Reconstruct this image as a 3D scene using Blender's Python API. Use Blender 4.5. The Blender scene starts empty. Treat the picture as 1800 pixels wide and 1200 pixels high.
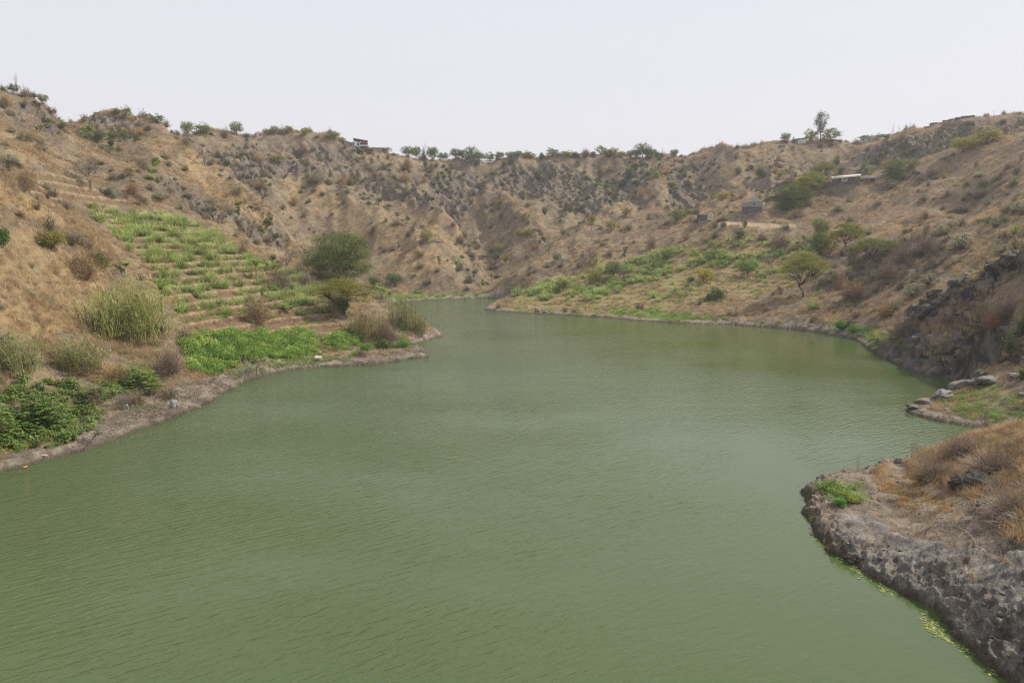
import bpy, math, random
import numpy as np
from math import radians, sin, cos, pi

# ------------------------------------------------------------------ camera
PITCH = radians(8.06)
CAMH = 15.0
scene = bpy.context.scene
cam_d = bpy.data.cameras.new("camera")
cam_d.lens = 24.0
cam_d.sensor_width = 36.0
cam_d.clip_start = 0.5
cam_d.clip_end = 6000.0
cam = bpy.data.objects.new("camera", cam_d)
scene.collection.objects.link(cam)
cam.location = (0, 0, CAMH)
cam.rotation_euler = (radians(90) - PITCH, 0, 0)
scene.camera = cam

# ------------------------------------------------------------------ world, sun, exposure
SUN_EL, SUN_AZ = radians(47), radians(78)          # azimuth from +Y towards +X
w = bpy.data.worlds.new("World")
scene.world = w
w.use_nodes = True
nt = w.node_tree
bg = nt.nodes["Background"]
sky = nt.nodes.new("ShaderNodeTexSky")
sky.sky_type = 'NISHITA'
sky.sun_disc = False
sky.sun_elevation = SUN_EL
sky.sun_rotation = SUN_AZ
sky.dust_density = 6.0
sky.air_density = 1.2
tc = nt.nodes.new("ShaderNodeTexCoord")
sx = nt.nodes.new("ShaderNodeSeparateXYZ")
nt.links.new(tc.outputs["Generated"], sx.inputs[0])
rp = nt.nodes.new("ShaderNodeValToRGB")
rp.color_ramp.elements[0].position = 0.0
rp.color_ramp.elements[0].color = (0.860, 0.840, 0.855, 1)
rp.color_ramp.elements[1].position = 0.62
rp.color_ramp.elements[1].color = (0.735, 0.785, 0.905, 1)
nt.links.new(sx.outputs[2], rp.inputs[0])
vm = nt.nodes.new("ShaderNodeVectorMath"); vm.operation = 'SCALE'
vm.inputs[3].default_value = 10.7                  # pale haze gradient, brightened to offset the low background strength
nt.links.new(rp.outputs[0], vm.inputs[0])
mx = nt.nodes.new("ShaderNodeMix"); mx.data_type = 'RGBA'
mx.inputs[0].default_value = 0.90
nt.links.new(sky.outputs[0], mx.inputs[6])
nt.links.new(vm.outputs[0], mx.inputs[7])
nt.links.new(mx.outputs[2], bg.inputs[0])
bg.inputs[1].default_value = 0.1

sd = bpy.data.lights.new("sun", 'SUN')
sd.energy = 4.7
sd.angle = radians(1.2)
sd.color = (1.0, 0.94, 0.84)
sun = bpy.data.objects.new("sun", sd)
scene.collection.objects.link(sun)
sun.rotation_euler = (radians(90) - SUN_EL, 0, -SUN_AZ + pi)
# light travels along local -Z; tilt then turn so that it comes from azimuth SUN_AZ
from mathutils import Vector
sdir = Vector((sin(SUN_AZ) * cos(SUN_EL), cos(SUN_AZ) * cos(SUN_EL), sin(SUN_EL)))
sun.rotation_euler = sdir.to_track_quat('Z', 'Y').to_euler()

vs = scene.view_settings
vs.view_transform = 'Standard'; vs.look = 'None'; vs.gamma = 1.0; vs.exposure = 0.0
scene.cycles.max_bounces = 6
scene.cycles.diffuse_bounces = 3
scene.cycles.transparent_max_bounces = 8
scene.cycles.volume_bounces = 0
scene.cycles.use_denoising = True
scene.cycles.denoiser = 'OPENIMAGEDENOISE'
scene.cycles.denoising_prefilter = 'NONE'
scene.cycles.filter_width = 1.15
scene.cycles.sample_clamp_direct = 6.0
scene.cycles.sample_clamp_indirect = 3.0

# ------------------------------------------------------------------ camera mathematics (pixels of the 1800 x 1200 photograph)
CP, SP = cos(PITCH), sin(PITCH)
def ray(u, v):
    a = (np.asarray(u, float) - 900) / 1200.; b = (600 - np.asarray(v, float)) / 1200.
    return a, CP + b * SP, -SP + b * CP
def at(u, v, Y):
    a, dy, dz = ray(u, v)
    return a / dy * Y, Y * 1.0, CAMH + dz / dy * Y
def onwater(u, v, z=0.0):
    a, dy, dz = ray(u, v)
    t = (z - CAMH) / dz
    return a * t, dy * t
def proj(X, Y, Z):
    Zr = Z - CAMH
    d = Y * CP - Zr * SP
    up = Y * SP + Zr * CP
    return 900 + 1200 * X / d, 600 - 1200 * up / d

# ------------------------------------------------------------------ noise
_rs = np.random.RandomState(7)
_P = np.concatenate([_rs.permutation(256)] * 3).astype(np.int32)
_G = np.stack([np.cos(np.linspace(0, 2 * pi, 64, endpoint=False)), np.sin(np.linspace(0, 2 * pi, 64, endpoint=False))], 1).astype(np.float32)
def perlin(x, y):
    x = np.asarray(x, np.float32); y = np.asarray(y, np.float32)
    xi = np.floor(x).astype(np.int32); yi = np.floor(y).astype(np.int32)
    xf = x - xi; yf = y - yi
    def g(ix, iy, fx, fy):
        h = _P[_P[ix & 255] + (iy & 255)] & 63
        return _G[h, 0] * fx + _G[h, 1] * fy
    uu = xf * xf * xf * (xf * (xf * 6 - 15) + 10); vv = yf * yf * yf * (yf * (yf * 6 - 15) + 10)
    n0 = g(xi, yi, xf, yf) * (1 - uu) + g(xi + 1, yi, xf - 1, yf) * uu
    n1 = g(xi, yi + 1, xf, yf - 1) * (1 - uu) + g(xi + 1, yi + 1, xf - 1, yf - 1) * uu
    return (n0 * (1 - vv) + n1 * vv) * 1.5
def fbm(x, y, s, oct=4, gain=0.5, off=0.0):
    r = 0; a = 1.0; t = 0
    for i in range(oct):
        r = r + a * perlin(x / s + off + i * 17.3, y / s - off + i * 9.1); t += a; a *= gain; s = s / 2.03
    return r / t
def ridged(x, y, s, oct=4, off=0.0):
    r = 0; a = 1.0; t = 0
    for i in range(oct):
        r = r + a * (1 - np.abs(perlin(x / s + off + i * 31.7, y / s + off + i * 5.3)) * 2); t += a; a *= .5; s = s / 2.1
    return r / t
def sstep(a, b, x):
    t = np.clip((x - a) / (b - a), 0, 1)
    return t * t * (3 - 2 * t)

# ------------------------------------------------------------------ terrain: crest, gully and slope points (u, v, distance)
def pts(s):
    return [tuple(float(c) for c in p.split()) for p in s.replace('\n', ' ').split(';') if p.strip()]
def line(s, step=14):
    P = pts(s); out = []
    for (u0, v0, y0), (u1, v1, y1) in zip(P[:-1], P[1:]):
        n = max(1, int(math.hypot(u1 - u0, v1 - v0) / step))
        for k in range(n):
            t = k / n
            out.append((u0 + (u1 - u0) * t, v0 + (v1 - v0) * t, math.exp(math.log(y0) * (1 - t) + math.log(y1) * t)))
    out.append(P[-1]); return out

SKY = """300 238 248;320 234 256;345 233 262;390 237 268;420 238 274;450 241 279;490 234 284;520 235 285;560 241 285;590 246 287;612 254 288;
 630 266 292;660 267 298;700 272 304;720 277 307;745 284 309;775 279 311;800 279 314;830 288 316;860 282 319;890 277 321;920 275 322;980 277 322;1040 275 322;1100 279 320;1150 276 318;
 1180 277 314;1200 270 306;1222 263 298;1250 262 294;1300 257 290;1340 251 289;1380 249 290;1430 251 291;1480 251 291;1520 246 288;1560 250 286"""
HILLA = "-180 140 140;-90 146 144;0 158 148;40 168 151;58 171 152;80 186 152;100 203 151;112 222 150;120 232 148"
HILLB = "120 226 186;136 215 188;160 206 190;180 200 191;200 198 191;222 205 190;250 208 189;275 214 188;290 225 186;300 235 184;316 252 181;345 277 176;380 306 171;420 337 166;460 371 160;490 396 155;512 425 149"
HILLR = "1490 282 264;1510 262 263;1535 248 262;1560 240 261;1600 232 259;1640 225 257;1670 218 255;1700 207 252;1740 203 250;1800 201 247;1900 198 242;2040 190 230"
CTRL = []
for s in (SKY, HILLA, HILLB, HILLR): CTRL += line(s, 12)
# ground that falls away behind each skyline
for s, dv, f in ((SKY, 5, 1.06), (SKY, 9, 1.18), (HILLA, 16, 1.07), (HILLB, 9, 1.05), (HILLR, 6, 1.06)):
    CTRL += [(u, v + dv, y * f) for u, v, y in line(s, 25)]
CTRL += line("-120 260 78;0 302 76;40 335 79;75 362 82;110 385 84;150 408 86;200 436 88;240 462 89;262 486 90", 12)      # golden spur
CTRL += pts("""0 340 72;60 370 77;0 400 68;60 400 73;100 420 76;150 450 79;0 450 65;60 470 69;0 500 62;100 500 70;180 490 77;230 510 81;0 550 59;60 550 64;130 550 70;200 545 75;
 0 600 56;60 600 60;100 600 63;200 600 69;260 560 77;300 600 73;0 650 53.5;60 650 57;150 650 61;200 650 64;270 640 68;300 650 67;0 700 51;60 700 53;120 700 56.5;200 700 58.5;270 690 63;
 0 750 48.2;60 750 50.5;120 750 53.5;0 790 46;60 780 49;-150 500 55;-150 650 48;-150 780 42;-240 400 58;-240 600 46;-240 760 38""")
CTRL += pts("""0 210 130;0 250 118;40 230 138;40 270 120;100 250 142;100 290 125;60 300 112;60 325 98;100 340 112;150 300 130;200 300 138;150 340 122;200 345 126;100 365 106;150 385 106;
 250 330 138;250 300 146;190 270 158;160 255 160;130 240 162;220 285 158;230 305 150;-100 200 125;-100 245 100;-200 220 100;-200 260 80""")
CTRL += pts("""170 230 181;170 240 176;200 225 184;230 230 182;200 255 172;240 250 176;270 240 180;170 262 168;215 268 166;250 270 168;280 260 174;300 265 172;270 285 160;300 290 166;330 290 168;
 300 315 155;340 315 164;370 330 162;320 340 150;350 350 154;390 355 157;420 370 156;290 345 142;340 380 140;390 390 143;430 400 148;460 400 150;470 420 145;420 430 132;460 440 138;500 440 146;380 415 130;320 390 132""")
# left terraces
CTRL += pts("""150 378 112;200 380 117;250 385 119;180 405 106;220 425 104;260 445 100;300 460 100;260 400 115;300 400 117;350 400 122;300 430 108;350 430 113;400 440 117;300 480 95;350 460 106;400 470 108;
 300 510 89;350 500 97;400 500 100;450 470 116;450 500 107;290 535 83;350 540 88;400 540 92;450 540 96;500 500 113;500 540 99;550 510 116;550 540 104;600 540 108;620 510 122;
 320 570 79;400 570 86;450 570 90;500 570 93;560 570 97;620 570 100;350 600 77.5;400 605 80.5;450 605 84;500 605 87;560 605 90;620 605 93;330 640 72;400 635 76;460 630 79.5;520 625 84;600 625 87;680 618 91;
 480 470 127;540 470 136;600 480 140;660 520 128;660 560 108;680 590 98;720 600 98;730 570 109;740 583 107;700 545 118;730 590 103;755 585 110""")
# far left slope, its spurs and gullies
CTRL += line("498 313 262;530 326 258;560 340 255;600 358 250;640 380 242;680 402 234;720 428 224;760 458 214;790 482 206;812 500 199", 16)
CTRL += line("612 254 288;636 285 283;660 320 275;680 333 268;710 345 261;750 357 254;790 380 245;812 408 237;822 440 226;828 470 214", 14)
CTRL += line("330 262 245;380 290 236;420 305 230;445 325 225;470 365 214;500 405 203;540 440 196;590 470 190", 18)
CTRL += pts("""350 250 252;400 262 258;450 260 272;500 260 278;560 262 281;600 275 284;430 290 248;480 290 266;530 300 266;580 310 265;620 335 262;560 285 275;650 355 256;700 380 250;640 350 262;740 405 240;770 435 229;
 500 340 250;520 370 240;560 390 238;600 400 236;560 430 222;600 430 224;640 430 226;600 460 208;650 460 212;700 450 218;650 490 198;700 490 200;740 480 206;690 510 193;740 512 193;780 508 195;
 350 300 216;380 330 206;420 345 205;450 385 196;480 420 188;520 450 182""")
# central amphitheatre
CTRL += line("745 290 305;765 330 295;785 355 284;805 378 272;830 405 262;850 440 244;860 480 220;862 508 202", 16)
CTRL += line("820 300 312;840 330 306;850 360 290;862 385 276", 18)
CTRL += line("880 282 317;882 305 306;880 330 300;885 350 292;900 378 272;912 395 263;935 405 256;950 425 243", 15)
CTRL += line("975 280 319;968 305 306;960 335 298;955 352 288;950 372 274", 15)
CTRL += line("1162 315 276;1150 326 271;1137 342 264;1118 356 256;1090 368 249;1062 382 241;1035 400 232;1010 420 223;980 438 215;950 458 208;925 476 202;900 493 197;878 512 191", 14)
CTRL += pts("""700 300 297;720 320 288;690 310 290;750 305 303;800 300 309;920 300 312;930 330 306;920 350 296;1000 300 314;1000 330 304;1050 300 313;1060 330 300;1100 310 306;1120 330 292;1150 300 302;1000 355 290;
 1050 360 272;1000 380 268;970 400 258;960 430 238;935 452 224;905 470 214;885 488 206;880 450 236;870 420 252;905 430 244;820 350 290;800 350 284;920 380 270;800 490 200;830 505 197;1090 340 282;1110 345 276""")
CTRL += line("866 400 270;868 430 250;868 460 230;870 490 208;868 512 197", 16)
# right half of the far wall
CTRL += line("1262 266 288;1258 290 276;1275 310 266;1290 330 256;1300 348 246", 15)
CTRL += line("1360 260 284;1372 280 274;1350 300 266;1385 320 252;1396 335 242", 15)
CTRL += pts("""1200 285 293;1230 290 286;1220 320 274;1250 325 266;1240 345 254;1200 335 268;1200 355 250;1170 350 254;1160 375 240;1320 290 272;1330 320 254;1340 335 242;1420 280 272;1440 300 260;1460 320 238;1480 300 252;1500 285 262;
 1410 300 264;1530 290 248;1560 270 250;1600 265 248;1550 300 238;1600 280 236;1650 250 246;1650 268 234;1700 240 240;1700 255 226;1750 240 226;1800 236 216;1720 225 246;1780 222 240;1640 285 215;1880 240 200;1600 250 254""")
# right slope
CTRL += line("1850 218 178;1800 238 184;1760 247 188;1730 253 191;1700 262 194;1670 272 198;1640 282 201;1600 293 205;1570 303 208;1540 314 210;1500 324 208;1462 326 204;1440 329 202", 14)
CTRL += line("1436 330 201;1420 345 198;1400 360 195;1380 372 192;1350 378 190", 12)
CTRL += pts("""1300 372 196;1325 374 192;1230 388 198;1250 388 197;1200 395 200;1150 400 205;1100 420 205;1060 440 203;1020 460 198;980 480 191;940 497 186;1200 420 190;1150 440 190;1100 460 186;1050 485 180;1000 505 174;
 950 515 172;910 520 172;900 540 161;950 538 158;1000 530 160;1050 520 163;1100 500 170;1150 480 173;1200 460 176;1250 440 178;1300 410 182;1000 543 154;1060 545 151;1100 540 152;1100 525 156;1150 520 158;1200 500 162;1250 470 170;1150 550 142;
 1200 550 139;1200 530 147;1250 520 148;1250 550 137;1300 440 174;1300 470 165;1300 500 154;1300 530 142;1300 555 131;1350 440 172;1350 480 158;1350 520 141;1350 555 127;1400 440 166;1400 480 151;1400 520 138;1400 555 123;1400 572 118;
 1270 393 184;1350 398 182;1400 405 179;1440 425 168;1440 400 176;1500 390 176;1560 388 172;1600 384 170;1650 382 167;1700 381 163;1480 340 200;1540 340 198;1600 330 194;1650 315 188;1700 300 182;1750 285 175;1800 270 170;
 1480 365 188;1540 370 182;1600 360 179;1650 350 176;1700 340 170;1750 330 160;1800 315 152;1700 368 166;1650 368 169;1490 425 159;1450 450 157;1500 460 148;1450 490 143;1500 500 136;1450 530 127;1500 540 121;1450 565 117;1500 575 112;
 1540 430 152;1540 470 140;1540 510 126;1540 550 112;1530 590 106;1590 430 144;1590 480 126;1590 530 108;1640 420 140;1640 460 124;1640 500 108;1690 410 134;1690 450 118;1740 400 126;1740 440 110;1800 350 130;1800 400 112;1800 425 98;1640 390 156;1700 395 148;1760 370 138;
 1900 300 140;1900 400 90;1560 590 101;1570 615 94;2040 300 110;2040 400 80""")
# rock spur at the right
CTRL += line("1940 380 72;1860 415 76;1800 444 80;1750 466 84;1700 492 88;1660 512 91;1625 528 94;1600 548 95.5", 12)
CTRL += pts("""1700 516 99;1660 532 102;1750 490 97;1800 465 94;1630 552 100;1800 490 76;1750 510 80;1700 530 84;1650 555 88;1620 580 88;1800 540 71.5;1750 550 75;1700 570 79;1650 600 82;1610 610 85.5;1800 590 67;1750 600 70.2;1700 610 74.6;1650 632 79;
 1800 630 64;1750 635 67.5;1700 640 72.5;1800 665 60.5;1750 665 64;1720 660 69;1900 500 66;1900 600 58;1900 680 52;2040 560 50;2040 700 42;1585 600 94""")
# peninsula
CTRL += pts("1760 685 60;1800 690 58;1720 700 61.3;1680 705 61.8;1640 712 62;1700 725 57.5;1750 715 57.5;1800 718 56;1650 725 59.5;1760 740 55;1800 745 53.6;1860 720 52;1900 740 48;1620 722 61.8")
# foreground bank
CTRL += pts("""1800 748 42;1760 752 42.6;1720 762 43;1680 776 43.6;1640 790 44.2;1600 808 44.6;1550 822 43.8;1500 835 43;1450 850 41.6;1800 800 36.5;1750 800 38;1700 810 39.4;1650 820 41;1600 840 40.6;1550 850 40.6;1500 860 39.6;1450 880 38;
 1800 850 33;1750 860 34;1700 870 34.6;1650 880 35.3;1600 880 36.8;1550 890 36.8;1500 900 36.4;1450 910 36;1800 900 29.8;1750 910 30.7;1700 920 31.2;1650 930 31.6;1600 930 32.6;1550 940 32.4;1500 940 33.2;1800 950 27.3;1750 960 27.9;1700 970 28.2;1650 980 28.4;1600 980 29.4;1550 985 30.1;
 1800 1000 25.6;1750 1010 25.9;1700 1020 26.4;1650 1030 26.9;1800 1060 23.9;1750 1070 24.3;1700 1080 25;1800 1120 22.6;1900 760 36;1900 850 29.5;1900 950 25;1900 1050 21.8;2040 800 28;2040 950 21;2040 1100 17""")
_c = np.array(CTRL)
cx, cy, cz = at(_c[:, 0], _c[:, 1], _c[:, 2])

SHORE_L = """-240 960;-100 862;0 832;40 822;100 805;170 786;215 768;250 755;290 742;320 729;350 716;375 706;385 695;410 684;440 667;475 657;510 651;560 646;610 644;660 641;700 635;735 629;757 629;
 745 620;728 611;735 603;755 598;778 590;770 582;752 574;700 560;665 547;672 536;700 531;735 529;770 526.5;800 525.5;840 524.2;880 525.5;905 528;895 531;868 534;856 539;852 544;862 547;900 549;930 551;960 552;1010 555;1060 557.5;1110 563;1150 566;1200 568.5;1250 570;
 1290 571;1306 573;1340 575;1400 580;1450 587;1480 592;1505 598;1513 605;1525 613;1545 625;1570 638;1590 650;1620 658;1650 664;1680 667.5;1715 669;1725 673;1700 679;1690 684;1660 694;1630 704;1600 714;1590 720;
 1600 729;1640 739;1690 748;1730 753;1790 759;1850 764;1830 768;1740 776;1690 786;1640 800;1590 812;1550 821;1510 831;1470 840;1440 846;1422 854;1410 861;1413 885;1418 910;1428 935;1448 955;1462 973;1485 985;1510 998;1540 1018;1570 1038;
 1600 1052;1630 1072;1660 1098;1690 1128;1720 1156;1750 1180;1780 1202;1830 1250"""
_s = np.array([tuple(float(c) for c in p.split()) for p in SHORE_L.replace('\n', ' ').split(';')])
sx_, sy_ = onwater(_s[:, 0], _s[:, 1])
LAKE = [(float(a), float(b)) for a, b in zip(sx_, sy_)] + [(20.5, 14), (23, 0), (24, -30), (-60, -30), (-52, 10)]
# dense shoreline points pin the interpolated ground to the water level
_l = np.array(LAKE)
shx, shy = [], []
for k in range(len(_s) - 1):
    d = math.hypot(*(_l[k + 1] - _l[k])) / (0.02 * _l[k, 1] + .2)
    for t in np.linspace(0, 1, max(2, int(d / 4) + 1), endpoint=False):
        p = _l[k] * (1 - t) + _l[k + 1] * t; shx.append(p[0]); shy.append(p[1])
shx = np.array(shx); shy = np.array(shy)
cx = np.concatenate([cx, shx]); cy = np.concatenate([cy, shy]); cz = np.concatenate([cz, np.full(len(shx), 0.25)])
far = [(a, 480, 50) for a in np.linspace(-1, 1, 9)] + [(a, 900, 46) for a in np.linspace(-1, 1, 7)] + [(a, 2500, 40) for a in np.linspace(-1, 1, 5)] + [(-.95, 200, 62), (-.95, 300, 58), (-.8, 250, 55)]
far = np.array(far)
cx = np.concatenate([cx, far[:, 0] * far[:, 1]]); cy = np.concatenate([cy, far[:, 1]]); cz = np.concatenate([cz, far[:, 2]])
cp, cq = cx / cy, np.log(cy)
_d = np.hypot(cp[:, None] - cp[None], cq[:, None] - cq[None])
N = len(cp)
A = np.zeros((N + 3, N + 3)); A[:N, :N] = -_d + np.eye(N) * 0.0006
A[:N, N] = 1; A[:N, N + 1] = cp; A[:N, N + 2] = cq; A[N, :N] = 1; A[N + 1, :N] = cp; A[N + 2, :N] = cq
W_ = np.linalg.solve(A, np.concatenate([cz, [0, 0, 0]]))
def rbf(X, Y):
    p = (X / Y).ravel().astype(np.float32); q = np.log(Y).ravel().astype(np.float32); out = np.empty(len(p), np.float32)
    P32, Q32, w32 = cp.astype(np.float32), cq.astype(np.float32), W_[:N].astype(np.float32)
    for i in range(0, len(p), 20000):
        s_ = slice(i, i + 20000)
        d = np.sqrt((p[s_, None] - P32) ** 2 + (q[s_, None] - Q32) ** 2)
        out[s_] = -d @ w32 + W_[N] + W_[N + 1] * p[s_] + W_[N + 2] * q[s_]
    return out.reshape(np.shape(X))
def inpoly(px, py, P):
    P = np.asarray(P, float); ins = np.zeros(np.shape(px), bool)
    for k in range(len(P)):
        x0, y0 = P[k - 1]; x1, y1 = P[k]
        if y0 == y1: continue
        c = ((y0 > py) != (y1 > py)) & (px < (x1 - x0) * (py - y0) / (y1 - y0) + x0)
        ins ^= c
    return ins
def pdist(px, py, P, closed=True):
    P = np.asarray(P, np.float32); px = np.asarray(px, np.float32); py = np.asarray(py, np.float32)
    best = np.full(np.shape(px), 1e9, np.float32)
    for k in range(0 if closed else 1, len(P)):
        x0, y0 = P[k - 1]; dx, dy = P[k] - P[k - 1]; L = dx * dx + dy * dy + 1e-9
        t = np.clip(((px - x0) * dx + (py - y0) * dy) / L, 0, 1)
        np.minimum(best, (px - x0 - t * dx) ** 2 + (py - y0 - t * dy) ** 2, out=best)
    return np.sqrt(best)

# the grid: columns of constant bearing, rows packed where the ground is seen most closely
rows = [13.5]
while rows[-1] < 900:
    y = rows[-1]
    if y < 52: s_ = y * y / 11000
    elif y < 150: s_ = .26 + (y - 52) * .0016
    elif y < 335: s_ = .43
    else: s_ = (y - 335) * .06 + .6
    rows.append(y + s_)
rows = np.array(rows, np.float32); NC = 1080
cols = np.linspace(-.93, .93, NC).astype(np.float32)
GA, GY = np.meshgrid(cols, rows); GX = GA * GY
# smooth base on a coarser grid in (bearing, log distance), then bilinear
cA = np.linspace(-.93, .93, 420); cL = np.linspace(math.log(13.4), math.log(2800), 620)
_a, _q = np.meshgrid(cA, cL); _y = np.exp(_q)
_z = rbf(_a * _y, _y)
def bil(a, q):
    fi = (a - cA[0]) / (cA[1] - cA[0]); fj = (q - cL[0]) / (cL[1] - cL[0])
    i = np.clip(fi.astype(int), 0, len(cA) - 2); j = np.clip(fj.astype(int), 0, len(cL) - 2)
    fi = np.clip(fi - i, 0, 1); fj = np.clip(fj - j, 0, 1)
    return (_z[j, i] * (1 - fi) + _z[j, i + 1] * fi) * (1 - fj) + (_z[j + 1, i] * (1 - fi) + _z[j + 1, i + 1] * fi) * fj
Zb = bil(GA, np.log(GY)).astype(np.float32)
inside = inpoly(GX, GY, LAKE)
dist = np.full(GX.shape, 60., np.float32)
near = GY < 260
dist[near] = pdist(GX[near], GY[near], LAKE)
sdf = np.where(inside, -dist, dist)
_nr = (GX > 11) & (GY < 48)
sdf = sdf + np.where(_nr, fbm(GX, GY, 1.3, 4, .6, 91) * .55 * np.clip(1 - dist / 4, 0, 1), 0) + fbm(GX, GY, 2.4, 4) * np.clip(GY / 90, .25, .9) * .55 * np.clip(1 - dist / 12, 0, 1)
GU, GV = proj(GX, GY, Zb)

def pm(poly, y0=0, y1=1e9, feather=10):
    """soft mask of a patch of ground, drawn round its outline"""
    P = [tuple(float(c) for c in p.split()) for p in poly.replace('\n', ' ').split(';')]
    xs = [p[0] for p in P]; ys = [p[1] for p in P]
    m = np.zeros(GX.shape, np.float32)
    sel = (GU > min(xs) - feather) & (GU < max(xs) + feather) & (GV > min(ys) - feather) & (GV < max(ys) + feather) & (GY > y0) & (GY < y1)
    u = GU[sel] ; v = GV[sel]
    d = pdist(u, v, P); d = np.where(inpoly(u, v, P), d, -d)
    d = d + fbm(GX[sel], GY[sel], GY[sel] * .03 + .5, 3, off=3) * feather * 1.1
    m[sel] = sstep(-feather * .5, feather * .5, d)
    return m

M = {}
M['cliff'] = np.maximum.reduce([                           # broken dark rock
    pm("400 255;560 262;612 262;650 320;600 330;540 300;470 330;425 350;410 310", 215, 300, 22),
    pm("150 208;200 200;250 212;262 235;215 248;160 238", 170, 200, 8),
    pm("620 315;670 330;790 350;812 375;760 372;700 360;650 350", 235, 300, 12),
    pm("672 290;720 292;740 320;700 330;668 318", 260, 320, 8),
    pm("745 330;800 300;880 300;1000 320;1130 300;1165 320;1110 356;1000 372;930 362;880 352;800 370", 240, 330, 16),
    pm("870 285;1000 290;1060 340;900 350", 270, 330, 12),
    pm("1165 320;1250 318;1300 345;1290 352;1180 360", 230, 300, 10),
    pm("1280 275;1420 290;1500 300;1390 340;1330 350;1360 310", 225, 300, 14) * .6,
    pm("1520 250;1600 235;1700 215;1800 205;1800 238;1680 265;1600 285;1540 300;1505 300", 215, 270, 10),
    pm("285 322;300 320;345 345;400 385;380 395;330 365;290 340", 130, 170, 7),
    pm("400 352;450 372;500 410;512 428;500 438;440 420;408 385", 128, 170, 8) * .8,
    pm("10 200;60 172;100 205;118 230;90 235;30 222", 130, 160, 8) * .7])
M['rockr'] = np.maximum.reduce([pm("1810 436;1750 462;1700 488;1640 512;1596 545;1600 560;1640 570;1530 600;1518 612;1600 660;1720 672;1740 660;1700 640;1810 640;1810 560;1700 560;1760 500;1810 470", 55, 100, 8)])
M['fg'] = pm("1820 730;1700 765;1590 805;1405 850;1400 900;1450 980;1640 1085;1780 1215;2100 1300;2100 700", 10, 47, 3)
M['pen'] = pm("1580 725;1650 690;1810 660;2000 660;2000 770;1740 770", 44, 64, 5)
M['dark'] = np.maximum.reduce([  # brown scrub and dark rock, plus shadow sides of ridges darkened in colour
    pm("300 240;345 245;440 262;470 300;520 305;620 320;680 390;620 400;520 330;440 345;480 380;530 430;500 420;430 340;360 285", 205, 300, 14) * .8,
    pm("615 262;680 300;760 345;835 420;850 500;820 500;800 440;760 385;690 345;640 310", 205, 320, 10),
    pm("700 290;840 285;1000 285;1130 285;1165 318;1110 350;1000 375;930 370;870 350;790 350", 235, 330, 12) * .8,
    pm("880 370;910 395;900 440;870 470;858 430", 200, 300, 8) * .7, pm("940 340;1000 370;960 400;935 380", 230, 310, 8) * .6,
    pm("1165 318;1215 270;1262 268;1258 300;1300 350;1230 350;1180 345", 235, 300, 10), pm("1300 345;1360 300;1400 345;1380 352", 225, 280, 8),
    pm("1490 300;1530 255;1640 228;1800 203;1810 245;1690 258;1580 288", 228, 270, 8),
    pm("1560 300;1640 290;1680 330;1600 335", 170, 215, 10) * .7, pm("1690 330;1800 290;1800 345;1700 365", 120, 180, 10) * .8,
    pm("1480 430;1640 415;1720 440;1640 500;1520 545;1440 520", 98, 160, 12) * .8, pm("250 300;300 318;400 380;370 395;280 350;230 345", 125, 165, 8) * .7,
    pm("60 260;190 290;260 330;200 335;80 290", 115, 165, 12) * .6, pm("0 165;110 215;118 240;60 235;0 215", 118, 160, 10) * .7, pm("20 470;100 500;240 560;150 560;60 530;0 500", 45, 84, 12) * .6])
M['gold'] = np.maximum.reduce([pm("-10 310;60 355;150 405;220 440;190 450;100 400;0 360", 60, 92, 14), pm("-100 380;30 400;200 470;190 560;60 600;-100 560", 45, 92, 30) * .75,
    pm("330 275;400 330;470 385;500 420;440 395;380 350;330 310", 140, 185, 12), pm("0 220;100 290;200 300;120 320;0 300", 80, 150, 20) * .5,
    pm("490 320;640 375;800 490;740 500;640 430;520 350", 190, 265, 16) * .55, pm("670 330;800 385;825 450;780 430;720 380", 220, 280, 12) * .6,
    pm("1240 300;1300 340;1410 300;1400 330;1310 352;1230 330", 240, 290, 10) * .5])
M['terl'] = pm("150 372;330 378;385 405;450 430;560 500;620 560;640 600;500 590;330 590;320 560;290 520;250 460;200 415", 70, 128, 6)
M['tert'] = pm("50 318;225 330;228 362;150 376;50 348", 85, 150, 4)
M['terr'] = pm("905 515;1040 470;1190 430;1330 410;1360 440;1420 452;1400 500;1330 520;1250 540;1100 545;900 545", 120, 205, 8)
M['soil'] = np.maximum.reduce([pm("330 520;470 545;600 570;640 600;560 608;350 590", 70, 110, 8), M['terl'] * .55, pm("395 430;470 440;560 520;480 500;420 470", 100, 135, 8) * .7,
    pm("1340 378;1600 370;1720 366;1720 382;1560 392;1400 402;1280 396", 150, 200, 4) * .6])
M['grass'] = np.maximum.reduce([pm("450 625;540 630;575 640;500 648;440 655;410 668;380 670", 70, 92, 6), pm("1080 545;1150 548;1290 562;1290 568;1180 564;1080 553", 110, 160, 4),
    pm("900 545;1080 548;1100 556;960 550", 130, 170, 3) * .4, pm("0 740;80 760;60 790;0 800", 40, 56, 8) * .7, pm("640 520;720 520;720 530;660 536", 150, 200, 3),
    pm("700 517;850 514;870 524;720 528", 170, 205, 3), pm("1440 570;1520 572;1590 598;1560 604;1500 594", 90, 120, 4), pm("1440 865;1510 860;1515 895;1450 900", 30, 45, 8) * .8,
    pm("1650 690;1740 678;1810 690;1810 740;1700 735;1640 715", 50, 64, 8) * .5, pm("1740 725;1810 722;1810 745;1740 742", 50, 60, 5),
    pm("1560 690;1560 690;1600 700", 50, 60, 3)])
M['rust'] = np.maximum.reduce([pm("1540 820;1620 830;1700 880;1690 910;1600 900;1540 860", 30, 46, 12), pm("1680 690;1760 676;1800 680;1760 700", 50, 64, 5) * .7, pm("1100 530;1300 545;1320 560;1100 548", 120, 160, 4) * .4])
M['track'] = pm("1262 390;1340 394;1400 398;1400 404;1340 400;1262 396", 170, 200, 2)
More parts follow.
